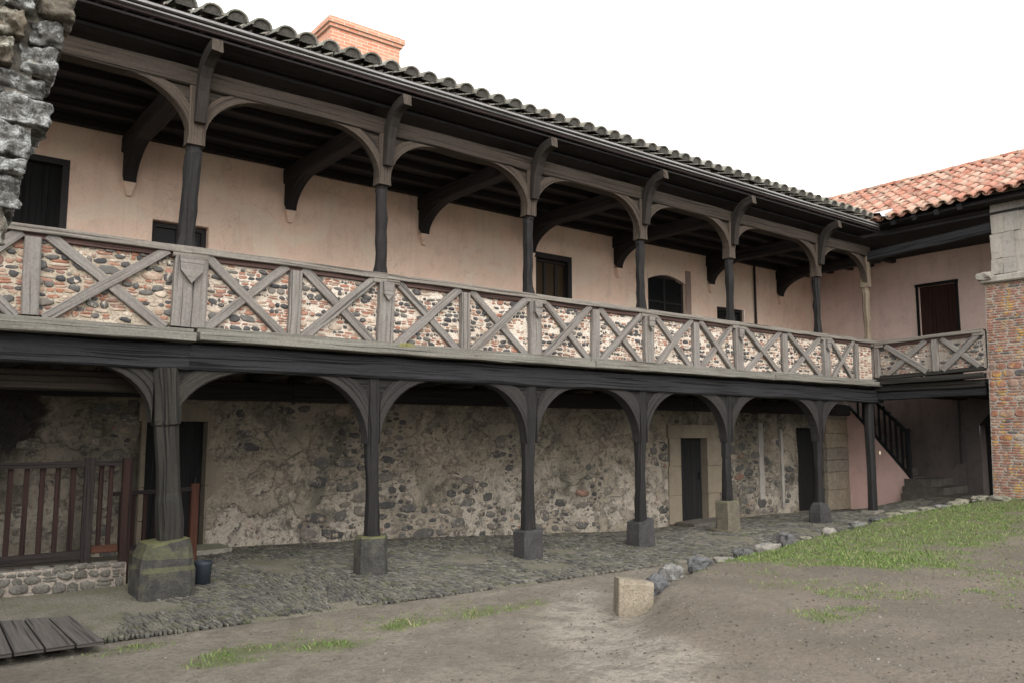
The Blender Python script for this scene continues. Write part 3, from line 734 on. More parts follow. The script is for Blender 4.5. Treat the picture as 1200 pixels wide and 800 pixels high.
for k,(a,b) in enumerate(bays):
    m=MB(); fn=front(0)
    m.box(a+.0,D-.08,Z0-.02,b-.001,D+.06,Z1+.01)
    size=.118 if k<2 else .098
    hr,gp,dk,dr=((.035,.11),.005,.50,.03) if k==0 else ((.032,.095),.006,.42,.05) if k==1 else ((.028,.078),.009,.48,.10)
    if k==6:
        coursed(m,fn,a+.05,16.25,Z0,Z1,hr,gp,dk,dr,pmask_white(k))
        masonry(m,fn,16.4,b-.05,Z0,Z1,.07,lambda u,z:R(0,1)<.9,(2,),2,(.004,.009),.012,(.7,.8),(2,2.4))
    else: coursed(m,fn,a+.05,b-.05,Z0,Z1,hr,gp,dk,dr,pmask_white(k))
    par=m.build('balustrade',[MO_beige,S_infill,S_brickred,S_basalt] if k==0 else [MO_cream,S_infill,S_brickred if k<3 else S_brick,S_basalt],main)
    rail(par,a,b,front(.0),3.80)
    mid=(a+b)/2
    if k==0: mid=1.12
    if k==6: mid=16.32
    stud(par,mid,Z0-.01,Z1,fn,.15 if k<6 else .12)
    wl=.105 if k<2 else .098
    if k==0:
        X(par,.15,mid-.12,Z0-.04,Z1+.045,fn,wl); X(par,1.24,2.38,Z0-.04,Z1+.045,fn,wl,True)
    elif k==6: X(par,a+.18,mid-.1,Z0-.04,Z1+.045,fn,.1,True)
    else:
        X(par,a+.16,mid-.10,Z0-.04,Z1+.045,fn,wl,k in(2,3,4)); X(par,mid+.10,b-.14,Z0-.04,Z1+.045,fn,wl,k in (1,2,3))
    # post stud under the upper post
    if k==0:
        stud(par,b-.075,Z0-.01,Z1,fn,.2,.05,'post_foot'); stud(par,b+.11,Z0-.01,Z1,fn,.15,.04,'post_foot')
    else: stud(par,b if k<6 else b-.04,Z0-.01,Z1,fn,.21 if k<6 else .12,.05,'post_foot')
    if k<6:
        s=MB(); y=D-.222; zz=Z1-.005; ww=.13 if k==0 else .07
        s.poly([(b-ww,y,zz),(b+ww,y,zz),(b+ww*.9,y,zz-.16),(b,y,zz-.30 if k==0 else zz-.24),(b-ww*.9,y,zz-.16)],(0,.06,0)); s.build('pendant',W_stud,par)

# upper posts with braces and eave brackets
for k in range(8):
    u=UP[k]; w=.138 if k!=1 else .165; zc=5.03; zt=5.68; s=MB(); lean=.03 if k==1 else 0
    prof=[(3.79,1.35),(3.9,1.3),(3.95,1.0),(4.4,.92),(4.9,.98),(zc-.02,1.02)]
    P=[(u+lean*(z-3.8)/1.2+R(-.008,.008),D+.03,z) for z,f in prof]
    P=[P[0]]+[Vector(P[i]).lerp(Vector(P[i+1]),t)+Vector((R(-.007,.007),R(-.007,.007),0)) for i in range(2,len(P)-1) for t in (0,.33,.66)]+[P[-1]]; prof=[(p[2],(1.32 if p[2]<3.92 else R(.9,1.02))) for p in P]
    s.sweep(P,(1,0,0),[w*f for z,f in prof],[w*f for z,f in prof],.4,.009,0)
    o=s.build('gallery_post',W_post if k<7 else W_tan,main)
    u2=u+lean
    s=MB(); cw=[.17,.185,.172,.168,.162,.158,.155,.14][k]
    s.sweep([(u2,D+.02,zc-.03),(u2,D+.02,zc+.06),(u2,D+.02,5.4),(u2,D+.02,zt)],(1,0,0),[cw*1.1,cw,cw*1.02,cw*1.06],[.19,.18,.185,.2],.12,.006)
    s.build('capital',W_brace if k<7 else W_tan,o)
    for sd in (-1,1):
        if k==7 and sd==1: continue
        knee(o,u2,sd,zc+.05,zt-.005,.8,.13,D-.06,.13,W_brace,W_plate,cw*.47)
    if k<7:   # bracket carrying the eave
        s=MB(); prof=[(.10,5.25,.08),(.115,5.42,.11),(.13,5.60,.13),(.17,5.76,.15),(.245,5.89,.165),(.345,5.965,.16),(.44,5.995,.15),(.54,6.01,.145)]
        s.sweep([(u2+.015+.06*(y-.1),D-y,z) for y,z,h in prof],(1,0,0),[.125]*8,[h for y,z,h in prof],.12,.004,0,True,1)
        s.build('eave_bracket',[W_hook,W_brace],o)
# plate beam
s=MB()
for a,b in ((-3,5.1),(5.12,9.9),(9.92,17.2)):
    n=12; P=[(a+(b-a)*i/n,D+.03,5.785+.012*noise.noise((a+i*.7,0,6))) for i in range(n+1)]
    s.sweep(P,(0,0,1),[.22*R(.97,1.03) for _ in P],[.22 for _ in P],.12,.005)
s.build('eave_beam',W_plate,main)
# ceiling with long joists and cross beams with wall braces
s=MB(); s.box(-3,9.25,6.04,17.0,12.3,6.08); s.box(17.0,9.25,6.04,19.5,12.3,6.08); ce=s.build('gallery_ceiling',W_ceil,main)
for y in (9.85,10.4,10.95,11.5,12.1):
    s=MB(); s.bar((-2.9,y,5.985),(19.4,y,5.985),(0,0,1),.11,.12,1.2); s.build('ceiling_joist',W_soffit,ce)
for k,u in enumerate([.1,2.58,4.95,7.42,9.85,12.24,15.3,18.05]):
    s=MB()
    if k<7: s.bar((u,9.45,5.82),(u,12.2,5.82),(1,0,0),.22,.24,.5)
    else: s.bar((u,9.5,5.82),(u,12.2,5.82),(1,0,0),.2,.22,.5)
    o=s.build('cross_beam',W_soffit,main)
    n=10; A=[];B=[]
    for i in range(n+1):
        t=math.radians(90*i/n); th=.13+.05*math.sin(t*2)
        y=11.1+.98*math.sin(math.radians(90)-t) if False else 12.1-1.0*(1-math.cos(t)); z=5.27+.46*math.sin(t)
        A.append((u-.085,y,z)); B.append((u-.085,12.19 if i<6 else 12.19-(i-5)*.15,min(5.71,z+.10+.03*i)))
    s.strip(A,B,(.17,0,0)) if False else None
    m=MB(); m.strip(A,B,(.17,0,0)); m.poly([(u-.03,12.12,5.08),(u+.03,12.12,5.08),(u+.08,12.1,5.268),(u-.08,12.1,5.268)],(0,.12,0),1) ; m.build('wall_brace',[W_soffit,P_pink],o)

# upper wall with openings
UO=[(.55,1.83,2.9,5.44),(2.93,3.72,3.75,4.81),(10.02,10.9,3.6,5.24),(13.2,14.44,3.5,5.32),(15.56,16.6,3.6,4.79)]
uw=MB(); fu=lambda u,z,o:(u,12.2-o,z)
wall_grid(uw,-3,19.5,2.85,6.06,UO,fu,.6,0,.25,.012)
uw.build('plaster_wall',P_pink,main)
door('door',.55,1.83,2.86,5.44,12.2,.12,W_door,boards=6)
s=MB(); s.box(1.755,12.185,2.86,1.84,12.31,5.36); s.box(.54,12.185,2.86,.62,12.31,5.36); s.box(.54,12.185,5.363,1.84,12.31,5.445); s.build('door_frame',F_frame,main)
def window(u0,u1,z0,z1,dep,nx=2,nz=2,amber=False,arch=False,pane=F_glass):
    f=MB(); y=12.2+dep; t=.07
    f.box(u0,y-.03,z0,u0+t,y+.05,z1); f.box(u1-t,y-.03,z0,u1,y+.05,z1); f.box(u0+t,y-.03,z1-t,u1-t,y+.05,z1); f.box(u0+t,y-.03,z0,u1-t,y+.05,z0+t)
    for i in range(1,nx):
        x=u0+(u1-u0)*i/nx; f.box(x-.03,y-.02,z0+t,x+.03,y+.04,z1-t)
    for j in range(1,nz):
        z=z0+(z1-z0)*j/nz; 
        for i in range(nx):
            xa=u0+(u1-u0)*i/nx+(t if i==0 else .03); xb=u0+(u1-u0)*(i+1)/nx-(t if i==nx-1 else .03)
            f.box(xa,y-.015,z-.02,xb,y+.035,z+.02)
    if arch:
        n=8; A=[(u0+(u1-u0)*i/n,12.19,z1-.001-.14*(1-math.sin(math.pi*i/n))) for i in range(n+1)]; B=[(a[0],12.19,z1+.02) for a in A]
        f.strip(A,B,(0,.12,0),1)
    o=f.build('window',[F_frame,P_pink],main)
    g_=MB(); g_.box(u0+.02,y+.012,z0+.02,u1-.02,y+.022,z1-.02); g_.build('pane',pane,o)
    return o
window(2.93,3.72,3.75,4.81,.14,2,2,pane=F_black)
w3=window(10.02,10.9,3.6,5.24,.1,3,1,pane=F_amber)
s=MB(); s.box(9.98,12.17,5.22,10.94,12.24,5.33); s.box(10.84,12.17,3.6,10.94,12.24,5.22); s.build('lintel',F_frame,w3)
window(13.2,14.44,3.5,5.42-.1,.1,2,3,arch=True)
window(15.56,16.6,3.6,4.79,.1,2,1)
# stone surround of second window showing under the plaster
s=MB(); s.box(2.72,12.185,3.3,2.925,12.22,5.0); s.box(3.725,12.185,3.3,3.95,12.22,5.0); s.box(2.925,12.185,4.815,3.725,12.22,5.05); s.build('window_surround',P_pink,main)
s=MB(); s.box(14.445,12.18,3.4,14.62,12.22,5.5); s.build('window_jamb',plaster('grey pink plaster',(.34,.25,.21),(.3,.22,.19),(.2,.15,.13)),main)
s=MB(); s.sweep([(17.0,12.15,2.9),(17.0,12.15,6.0)],(1,0,0),.05,.05,.4); s.build('downpipe',F_pipe,main)

# ------------------------------------------------------------------ roofs
SL=.30
def zmain(p): return 6.315+SL*(p-8.74)
def zwing(u): return 6.30+.5*(u-16.62)
roof=MB()
roof.quad((-3.2,8.86,zmain(8.86)-.075),(20.6,8.86,zmain(8.86)-.075),(20.6,14.6,zmain(14.6)-.075),(-3.2,14.6,zmain(14.6)-.075))
roof.quad((-3.2,14.6,zmain(14.6)-.075),(20.6,14.6,zmain(14.6)-.075),(20.6,20,4.9),(-3.2,20,4.9))
def tile(mb,c,dirv,acr,up,L,r0,r1,th=.014,mi=0,seg=6,concave=False):
    c=Vector(c); n=len(mb.v); sg=-1 if concave else 1
    for e,(t,r) in enumerate(((0,r0),(L,r1))):
        for rr in (r,r-th):
            for i in range(seg+1):
                a=math.pi*i/seg
                mb.v.append(tuple(c+dirv*t+acr*(math.cos(a)*rr)+up*(sg*math.sin(a)*rr*.82)))
    S=seg+1
    for i in range(seg):
        mb.face([n+i,n+i+1,n+2*S+i+1,n+2*S+i],None,mi,True)
        mb.face([n+S+i,n+3*S+i,n+3*S+i+1,n+S+i+1],None,mi,True)
        mb.face([n+i,n+S+i,n+S+i+1,n+i+1],None,mi)
        mb.face([n+2*S+i,n+2*S+i+1,n+3*S+i+1,n+3*S+i],None,mi)
dv=Vector((0,1,SL)).normalized(); ac=Vector((1,0,0)); upv=Vector((0,-SL,1)).normalized()
u=-3.0
while u<20.4:
    for r in range(17):
        p=8.72+r*.335+(R(-.02,.02) if r else R(-.015,.015))
        if u>16.55+max(0,(zmain(p)-6.30)/.5): continue
        if 5.6<u<7.2 and 12.4<p<13.2: pass
        base=Vector((u,p,zmain(p)-.03))
        tile(roof,base+Vector((R(-.01,.01),0,.055+R(0,.015))),dv,ac,upv,.43,R(.118,.132),.098,.02,1,8)
        if r==0:
            c0=base+Vector((0,.03,.05)); n0=len(roof.v)
            for i in range(9):
                a_=math.pi*i/8; roof.v.append(tuple(c0+ac*(math.cos(a_)*.112)+upv*(math.sin(a_)*.092)))
            roof.face(list(range(n0,n0+9)),None,2)
        if r<3: tile(roof,base+Vector((.14,.13,.06)),dv,ac,upv,.43,.075,.085,.016,1,6,True)
    u+=.28
ro=roof.build('roof',[W_soffit,T_main,MO_dark],main)
# eave: soffit boards, fascia, strips
s=MB()
for a,b in ((-3.2,4),(4.003,11),(11.003,16.9)):
    s.box(a,8.9,6.115,b,9.45,6.14)
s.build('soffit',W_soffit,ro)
s=MB(); s.bar((-3.2,8.87,6.195),(16.9,8.87,6.195),(0,0,1),.07,.05,1,.002,.004); s.bar((-3.2,8.86,6.262),(16.85,8.86,6.262),(0,0,1),.058,.09,1,.002,.004); s.build('eave_board',W_fascia,ro)
s=MB(); s.bar((-3.2,8.80,6.247),(16.8,8.80,6.247),(0,0,1),.028,.06,1,.001,.003); s.bar((-3.2,8.825,6.205),(16.8,8.825,6.205),(0,0,1),.02,.04,1,.001,.003); s.build('drip_strip',W_gutter,ro)
# chimney
s=MB(); s.box(5.72,12.5,7.2,7.08,13.15,8.74); s.box(5.68,12.46,8.743,7.12,13.19,8.80); s.box(5.65,12.43,8.803,7.15,13.22,8.9); s.box(5.72,12.5,8.903,7.08,13.15,8.95)
s.build('chimney',B_chim,ro)

# ================================================================== CORNER WING
wing=empty('corner_wing',(19,8.5,0))
tag(wing,'short right wing with bright orange tiled roof, brown shutter and open passage below its balustrade','building')
s=MB(); fw=lambda p,z,o:(19.5-o,p,z)
wall_grid(s,5.5,12.26,2.85,6.06,[(8.49,9.34,2.95,5.26)],fw,.6,0,.2,.012); s.build('plaster_wall',plaster('pale rose plaster',(.74,.57,.50),(.72,.55,.48),(.56,.43,.375),.5),wing)
s=MB()
for k in range(4): s.box(19.56,8.49+k*.2125+.002,2.95,19.6,8.49+(k+1)*.2125-.002,5.26)
o=s.build('shutter',W_shut,wing)
s=MB(); s.box(19.47,8.43,2.95,19.58,8.488,5.26); s.box(19.47,9.342,2.95,19.58,9.4,5.26); s.box(19.46,8.42,5.262,19.58,9.41,5.33); s.build('shutter_frame',W_door,o)
# lower back wall; its arched dark doorway is a black panel
s=MB(); fb=lambda p,z,o:(20.6-o,p,z)
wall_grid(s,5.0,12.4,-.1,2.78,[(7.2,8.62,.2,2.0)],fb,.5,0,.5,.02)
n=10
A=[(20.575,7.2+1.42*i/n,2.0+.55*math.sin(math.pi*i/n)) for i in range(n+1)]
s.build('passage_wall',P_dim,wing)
m=MB(); m.box(20.9,7.2,.2,20.95,8.62,2.0); m.poly([(20.57,7.2,2.0)]+A+[(20.57,8.62,2.0)],(.3,0,0)) ; m.build('doorway_shade_panel',F_black,wing)  # black sheet and arch piece stand in for the shade inside the doorway
s=MB(); s.sweep([(20.53,9.05,1.1),(20.53,9.03,2.75)],(0,1,0),.05,.05,.4); s.build('downpipe',F_pipe,wing)
# floor, sill, balustrade
s=MB(); s.box(17.12,5.2,2.77,20.6,9.29,2.86); fo=s.build('gallery_floor',W_ceil,wing)
for k in range(6):
    s=MB(); s.bar((17.3,5.8+k*.62,2.68),(20.5,5.8+k*.62,2.68),(0,1,0),.14,.17,1.2); s.build('joist',W_soffit,fo)
s=MB(); s.bar((17.16,9.25,2.76),(17.16,6.99,2.78),(0,0,1),.14,.2,.4); s.bar((17.04,9.2,2.885),(17.04,6.98,2.93),(0,0,1),.10,.2,.4); s.bar((17.08,9.2,2.99),(17.08,6.98,3.06),(0,0,1),.08,.16,.4); s.build('gallery_sill',W_old,wing)
s=MB(); s.bar((17.2,9.3,2.6),(17.2,6.99,2.62),(0,0,1),.16,.2,.5); s.build('floor_beam',W_dark,wing)
fwg=lambda v,z,o:(17.06-o,9.17-v,z+.05*v*.6)
m=MB(); m.quad(fwg(0,3.0,0),fwg(2.24,3.0,0),fwg(2.24,3.72,0),fwg(0,3.72,0)); m.quad(fwg(0,3.0,-.12),fwg(0,3.72,-.12),fwg(2.24,3.72,-.12),fwg(2.24,3.0,-.12))
coursed(m,fwg,.1,2.2,3.03,3.67,(.03,.1),.014,.3,.2,lambda u,z:noise.noise((u*1.3,z*1.3,20))>-.35)
par=m.build('balustrade',[MO_grey,S_infill,S_brick,S_basalt],wing)
rail(par,.02,2.22,lambda v,z,o:(17.06-o,9.17-v,z+.03*v),3.76)
X(par,.25,1.1,3.03,3.66,fwg,.11); stud(par,1.28,3.02,3.66,fwg,.12); X(par,1.42,2.12,3.03,3.66,fwg,.11,True); stud(par,.04,3.0,3.68,fwg,.1)
# ceiling, plate, rafter tails
s=MB(); s.box(17.02,5.0,6.045,19.6,9.24,6.085); s.build('gallery_ceiling',W_ceil,wing)
s=MB(); s.bar((17.15,9.4,5.66),(17.16,6.6,5.82),(0,0,1),.2,.18,.5); s.build('eave_beam',W_dark,wing)
wr=MB(); du=Vector((1,0,.5)).normalized(); upw=Vector((-.5,0,1)).normalized(); acw=Vector((0,1,0))
wr.quad((16.7,4.0,zwing(16.7)-.08),(20.3,4.0,zwing(20.3)-.08),(20.3,15,zwing(20.3)-.08),(16.7,9.0,zwing(16.7)-.08))
wr.quad((20.3,4.0,zwing(20.3)-.08),(24,4.0,6.2),(24,15,6.2),(20.3,15,zwing(20.3)-.08))
y=4.0
while y<15.5:
    dzr=.035*(9-y) if y<9 else 0
    for r in range(11):
        u=16.58+r*.335+R(-.02,.02)
        if u>20.2: continue
        if y>8.7 and zwing(u)<zmain(y)-.1: continue
        b=Vector((u,y+R(-.012,.012),zwing(u)+R(-.005,.012)+dzr*(1-(u-16.58)/5)))
        tile(wr,b,du,acw,upw,.42,R(.098,.108),.082,.018,1)
        tile(wr,b+Vector((0,.12,.03)),du,acw,upw,.42,.092,.10,.014,1,5,True)
    y+=.24
y=4.0
while y<13.5:
    tile(wr,(20.25,y,zwing(20.25)+.02),acw,Vector((1,0,0)),Vector((0,0,1)),.42,.13,.115,.018,1); y+=.36
wo=wr.build('roof',[W_soffit,T_wing],wing)
for k in range(5):
    y=7.1+k*.45; s=MB(); s.bar((16.68,y,6.2+.02*(9-y)*1.2),(17.4,y,6.5+.02*(9-y)),(0,1,0),.09,.11,.4); s.build('rafter_tail',W_dark,wo)
s=MB(); s.box(16.72,4.2,6.235,17.3,9.0,6.25); s.build('soffit',W_soffit,wo)
s=MB(); s.quad((16.5,8.62,6.43),(17.0,8.6,6.6),(17.5,9.7,6.73),(16.9,9.5,6.62)); s.quad((16.45,8.55,6.33),(16.9,8.35,6.36),(17.0,8.6,6.6),(16.5,8.62,6.43)); s.build('valley_flashing',F_zinc,wo)

# ================================================================== BRICK TOWER
tower=empty('brick_tower',(17.3,5.5,.6)); tag(tower,'lichen-spotted brick corner pier with pale dressed stone above a moulding, at the right edge','pier')
UT=17.02
def te(z): return 6.96-.025*(z-.5)       # far edge of the brick face, slightly battered
ft=lambda v,z,o:(UT-o,te(z)-v,z)
s=MB()
zz=[.2,1.4,2.6,3.8,4.7]
for za,zb in zip(zz,zz[1:]):
    s.quad((UT,te(za),za),(UT,2.5,za),(UT,2.5,zb),(UT,te(zb),zb)); s.quad((UT+.5,te(za),za),(UT,te(za),za),(UT,te(zb),zb),(UT+.5,te(zb),zb))
z=.35
while z<4.66:
    h=R(.045,.058); big=R(0,1)<.13
    if big: h=R(.1,.15)
    h=min(h,4.69-z); v=-R(0,.12)
    while v<2.2:
        w=R(.16,.25)*(1.0 if not big else R(.8,1.3)); vv=max(v,.004)
        if v+w-vv>.04: s.pillow(ft,(vv+v+w)/2,z+h/2,v+w-vv-.008,h-.008,R(.003,.009),R(-.02,.02),1,8,.85,.06)
        v+=w
    z+=h
s.build('brick_base',[MO_grey,S_tbrick],tower)
s=MB(); s.bar((UT,6.9,4.76),(UT,3,4.76),(0,0,1),.15,.2,.4,.006,.006,0,.3); s.bar((UT-.02,6.95,4.83),(UT-.02,6.68,4.83),(0,0,1),.16,.3,.1,.02,.01,0,.45); s.build('moulding',P_pale,tower)
s=MB(); z=4.86; UQ=UT+.04
for h,wa in ((.3,.2),(.5,.18),(.42,.24),(.40,.2),(.42,.3)):
    y0=6.72-.035*(z-4.86); zt=min(z+h,6.3)-.003
    s.box(UQ-.02,y0-wa,z+.003,UQ+.2,y0,zt,0,.012); wb=R(.22,.3); s.box(UQ-.012,y0-wa-.004-wb,z+.003,UQ+.2,y0-wa-.004,zt,1,.006); z+=h
s.build('dressed_quoins',[P_pale,P_strip],tower)
s=MB(); s.quad((UQ+.01,6.6,4.85),(UQ+.01,2.5,4.85),(UQ+.01,2.5,6.45),(UQ+.01,6.6,6.45)); s.quad((UQ+.5,6.6,4.85),(UQ+.01,6.6,4.85),(UQ+.01,6.6,6.45),(UQ+.5,6.6,6.45))
masonry(s,lambda v,z,o:(UQ+.01-o,5.95-v,z),0,2,4.88,6.35,.17,lambda u,z:R(0,1)<.8,(1,),None,(.005,.015),.02); s.build('rubble_upper',[P_pale,S_quoin],tower)

# ================================================================== STAIRCASE
st=empty('staircase',(20,10.3,.1)); tag(st,'stone staircase with pink side wall and dark sloping railing in the far corner','staircase')
s=MB(); s.poly([(19.5,9.79,-.1),(19.5,9.79,.73),(19.5,10.68,1.78),(19.5,11.36,2.55),(19.5,11.36,-.2)],(.12,0,0)); s.build('side_wall',P_pink2,st)
s=MB(); z=.3
for k,(a,dz) in enumerate(((8.55,.2),(8.95,.17),(9.3,.17))):
    s.box(19.46-.12*(2-k),a,-.1+.0*k,20.58,9.9+k*.01,z+.12,0,.015); z+=.16
for k in range(8):
    y=9.95+k*.18; z=.78+k*.205; s.box(19.63,y,z-.3,20.58,y+.24,z)
s.build('steps',K_step,st)
rl=MB(); rl.bar((19.56,9.82,1.83),(19.56,11.15,3.2),(1,0,0),.09,.08,.5,.003); rl.bar((19.56,9.86,.83),(19.56,11.3,2.5),(1,0,0),.08,.1,.5,.003); rl.bar((19.56,9.82,.68),(19.56,9.82,1.93),(1,0,0),.1,.1,.4,.003)
ro_=rl.build('railing',W_dark,st)
for k in range(9):
    y=9.97+k*.135; z=.85+(y-9.86)*1.16; s=MB(); s.bar((19.56,y,z),(19.56,y,z+1.05),(1,0,0),.045,.045,.5,.002); s.build('baluster',W_dark,ro_)

# ================================================================== PLINTH STONES
def lump(mb,c,sx,sy,sz,seed,sub=2,rough=.12,box=.0,mi=0,freq=1.6,flatbot=True):
    """rounded irregular boulder: cube-sphere with noise; box 0..1 squares it"""
    n=2**sub*2; V={}
    def vid(p):
        key=tuple(round(x,4) for x in p)
        if key in V: return V[key]
        q=Vector(p); s_=q.normalized(); m_=max(abs(x) for x in p)
        d=s_.lerp(q/m_*.82,box)
        nn=noise.noise(Vector(d)*freq+Vector((seed*3.7,seed*1.3,seed)))+.45*noise.noise(Vector(d)*freq*2.6+Vector((seed,seed*2.1,9)))
        d=d*(1+rough*nn*1.5)
        V[key]=len(mb.v); mb.v.append((c[0]+d.x*sx/2,c[1]+d.y*sy/2,c[2]+d.z*sz/2)); return V[key]
    for ax in range(3):
        for sg in (-1,1):
            for i in range(n):
                for j in range(n):
                    def pt_(a,b):
                        v=[0,0,0]; v[ax]=sg; v[(ax+1)%3]=-1+2*a/n; v[(ax+2)%3]=-1+2*b/n; return tuple(v)
                    q=[vid(pt_(i,j)),vid(pt_(i+1,j)),vid(pt_(i+1,j+1)),vid(pt_(i,j+1))]
                    if sg<0: q.reverse()
                    mb.face(q,None,mi,True)
def facet(o): 
    for p in o.data.polygons: p.use_smooth=False
PL=[(.0,.05,.62,.60,K_plinth,'mossy'),(2.53,.02,.55,.53,K_plinth,''),(5.0,.0,.37,.35,K_plinth,''),(7.52,-.03,.34,.32,K_plinth2,''),(9.84,-.03,.36,.34,K_plinth2,''),(12.06,.1,.33,.33,K_tanmoss,''),(14.95,.02,.33,.32,K_plinth2,'')]
pl_lab={1:'huge mossy two-tier stone plinth under the thick left post beside the red-brown fence',2:'rounded mossy stone plinth under the second post from the left',3:'dark tapered stone block under the slim post in the middle of the arcade',4:'dark squared stone block under the post just left of the stone-framed doorway',5:'tan mossy stone plinth under the post just right of the stone-framed doorway',6:'dark round-shouldered stone block under the last free post before the pink stair wall'}
for k,(u,zb,w,dp,mt,_) in enumerate(PL):
    if k==0: continue
    s=MB(); zt=pt[LO.index(u)]+.0; zb-=.06
    if k==1: prof=[(zb,1.03),(zb+.2,1.04),(zb+.37,1.02),(zb+.42,.98),(zb+.5,.95),(zt-.07,.86),(zt-.015,.80)]
    elif k==6: prof=[(zb,1.05),(zb+.28,1.03),(zt-.12,.95),(zt-.04,.75),(zt,.5)]
    elif k==3: prof=[(zb,1.0),(zb+.2,1.03),(zt-.03,1.06),(zt,1.0)]
    else: prof=[(zb,.98),(zb+.06,1.02),(zb+.3,1.02),(zt-.05,1.0),(zt-.02,.98),(zt,.9)]
    P=[(u+R(-.004,.004),D+.02,z) for z,f in prof]
    s.sweep(P,(1,0,.001),[w*f for z,f in prof],[dp*f for z,f in prof],.22 if k!=2 else .4,.008)
    if k==5: s.box(u-.24,D-.24,zb-.02,u+.24,D+.24,zb+.075,0,.02)
    o=s.build('post_plinth',mt); tag(o,pl_lab[k],'stone plinth','stone plinths under the arcade posts')
s=MB(); s.box(16.78,D-.12,.02,17.1,D+.18,.175,0,.015); tag(s.build('post_plinth',K_slab),'thin flat pale slab under the corner post in front of the pink stair wall','stone plinth','stone plinths under the arcade posts')

# ================================================================== KERB STONES
KS=[(7.02,6.45,.0,.26,.30,.30,K_blue,'blue-grey angular rock right next to the tan cut block',.35),
(7.5,6.66,.02,.31,.34,.33,K_grey,'tall grey split rock, second boulder after the tan cut block',.4),
(8.49,7.05,.03,.40,.3,.27,K_blue,'wide blue-grey boulder with a white chip beside the dirt path',.3),
(9.05,7.12,.05,.33,.26,.14,K_pale,'low cream flat stone between two dark kerb boulders',.6),
(9.60,7.2,.05,.31,.28,.24,K_dark,'dark grey rounded boulder at the tip of the grass',.4),
(10.22,7.27,.06,.55,.3,.24,K_pale,'long whitish kerb stone lying beside the cobbles',.55),
(11.0,7.47,.08,.30,.3,.32,K_dark,'dark pointed rock standing at the grass edge by the long whitish stone',.35),
(12.04,7.8,.08,.25,.2,.08,K_slab,'small flat kerb stone nearly sunk beside the cobbles',.6),
(12.68,7.78,.1,.31,.25,.2,K_pale,'round white boulder alone in the grass edge before the last free post',.15),
(13.75,7.88,.15,.38,.3,.15,K_grey,'grey hump-shaped stone at the grass edge before the corner post',.3),
(14.6,7.95,.2,.44,.3,.12,K_dark,'thin dark slab in the kerb row below the stair wall',.7),
(15.05,7.9,.25,.33,.28,.13,K_slab,'small pale slab in the kerb row, next after the thin dark slab',.6),
(15.42,7.8,.28,.40,.3,.14,K_slab,'pale rounded slab in the kerb row in front of the pink stair wall',.5),
(15.85,7.68,.31,.42,.3,.14,K_slab,'wide pale slab in the kerb row before the stone steps',.6),
(16.17,7.55,.36,.32,.28,.13,K_grey,'small grey slab in the kerb row before the stone steps',.6),
(16.5,7.43,.42,.35,.28,.13,K_slab,'tilted pale slab in the kerb row below the dark passage wall',.6),
(16.75,7.4,.45,.30,.26,.13,K_slab,'squarish pale slab in the kerb row, third from the brick pier',.65),
(16.88,7.12,.53,.36,.3,.12,K_slab,'grey flat slab in the kerb row, second from the brick pier',.6),
(16.85,6.78,.55,.3,.4,.12,K_slab,'pale flat slab touching the foot of the brick pier',.65)]
for k,(u,p,z,w,dp,h,mt,lab,bx) in enumerate(KS):
    s=MB(); f_=.84 if k<9 else .95; lump(s,(u,p,z+h*.22),w*1.1*f_,dp*1.05*f_,h*1.1*f_,k*1.7+2,2,.2,bx,0,1.5)
    o=s.build('kerb_stone',mt); tag(o,lab,'kerb stone','stones edging the grass bank')
    if mt in (K_blue,K_dark,K_grey): facet(o)
s=MB(); s.sweep([(6.12,5.93,-.08),(6.12,5.93,.1),(6.125,5.935,.27),(6.13,5.935,.305)],(.8,-.6,0),[.36,.36,.355,.34],[.33,.33,.33,.31],.05,.006)
tag(s.build('stone_block',K_tan),'tan cut stone block at the near end of the kerb row by the dirt path','stone block')

# ================================================================== LOW WALL, FENCES, PLANKS, BIN, SLABS
s=MB(); fz=lambda u,z,o:(u,9.93-o,z)
s.box(-3,9.93,-.05,2.3,10.3,.345,0,.01); coursed(s,fz,-2.5,2.28,-.02,.345,(.08,.15),.008,.85,.02)
for i in range(26): s.pillow(lambda a,b,cc:(a,b,.345+cc),-2.4+i*.185,9.99+R(-.01,.02),.17,R(.11,.15),R(.01,.03),0,1)
tag(s.build('low_wall',[MO_grey,K_lowwall,K_lowwall,K_lowwall]),'low pale rubble wall under the red-brown fence at left','wall')
fe=empty('timber_fence',(.8,10.1,.35)); tag(fe,'long red-brown timber fence with square balusters standing on the low rubble wall','fence')
s=MB(); s.bar((-2.5,10.08,1.40),(1.86,10.08,1.43),(0,0,1),.06,.10,.6,.001,.002); s.bar((1.94,10.08,1.43),(2.22,10.08,1.43),(0,0,1),.05,.08,.4,.001,.002); s.build('top_rail',W_fence2,fe)
s=MB(); s.bar((-2.5,10.07,.41),(1.86,10.07,.45),(0,0,1),.10,.08,.6,.001,.002); s.build('bottom_rail',W_fence2,fe)
s=MB(); s.bar((1.94,10.07,.50),(2.22,10.07,.50),(0,0,1),.08,.06,.4,.001,.002); s.build('bottom_rail',W_fence3,fe)
for k in range(28):
    s=MB(); u=1.75-k*.148; s.bar((u,10.1,.44),(u,10.1,1.39),(1,0,0),.05,.04,.6,.001,.001); s.build('baluster',W_fence,fe)
for u in (2.03,2.13):
    s=MB(); s.bar((u,10.1,.52),(u,10.1,1.42),(1,0,0),.045,.04,.6,.001,.001); s.build('baluster',W_fence,fe)
s=MB(); s.bar((1.9,10.06,.33),(1.9,10.06,1.5),(1,0,0),.10,.09,.6,.001,.001); s.build('fence_post',W_fence2,fe)
s=MB(); s.bar((2.29,10.06,.02),(2.29,10.06,1.49),(1,0,0),.10,.10,.6,.001,.001); s.build('fence_post',W_fence,fe)
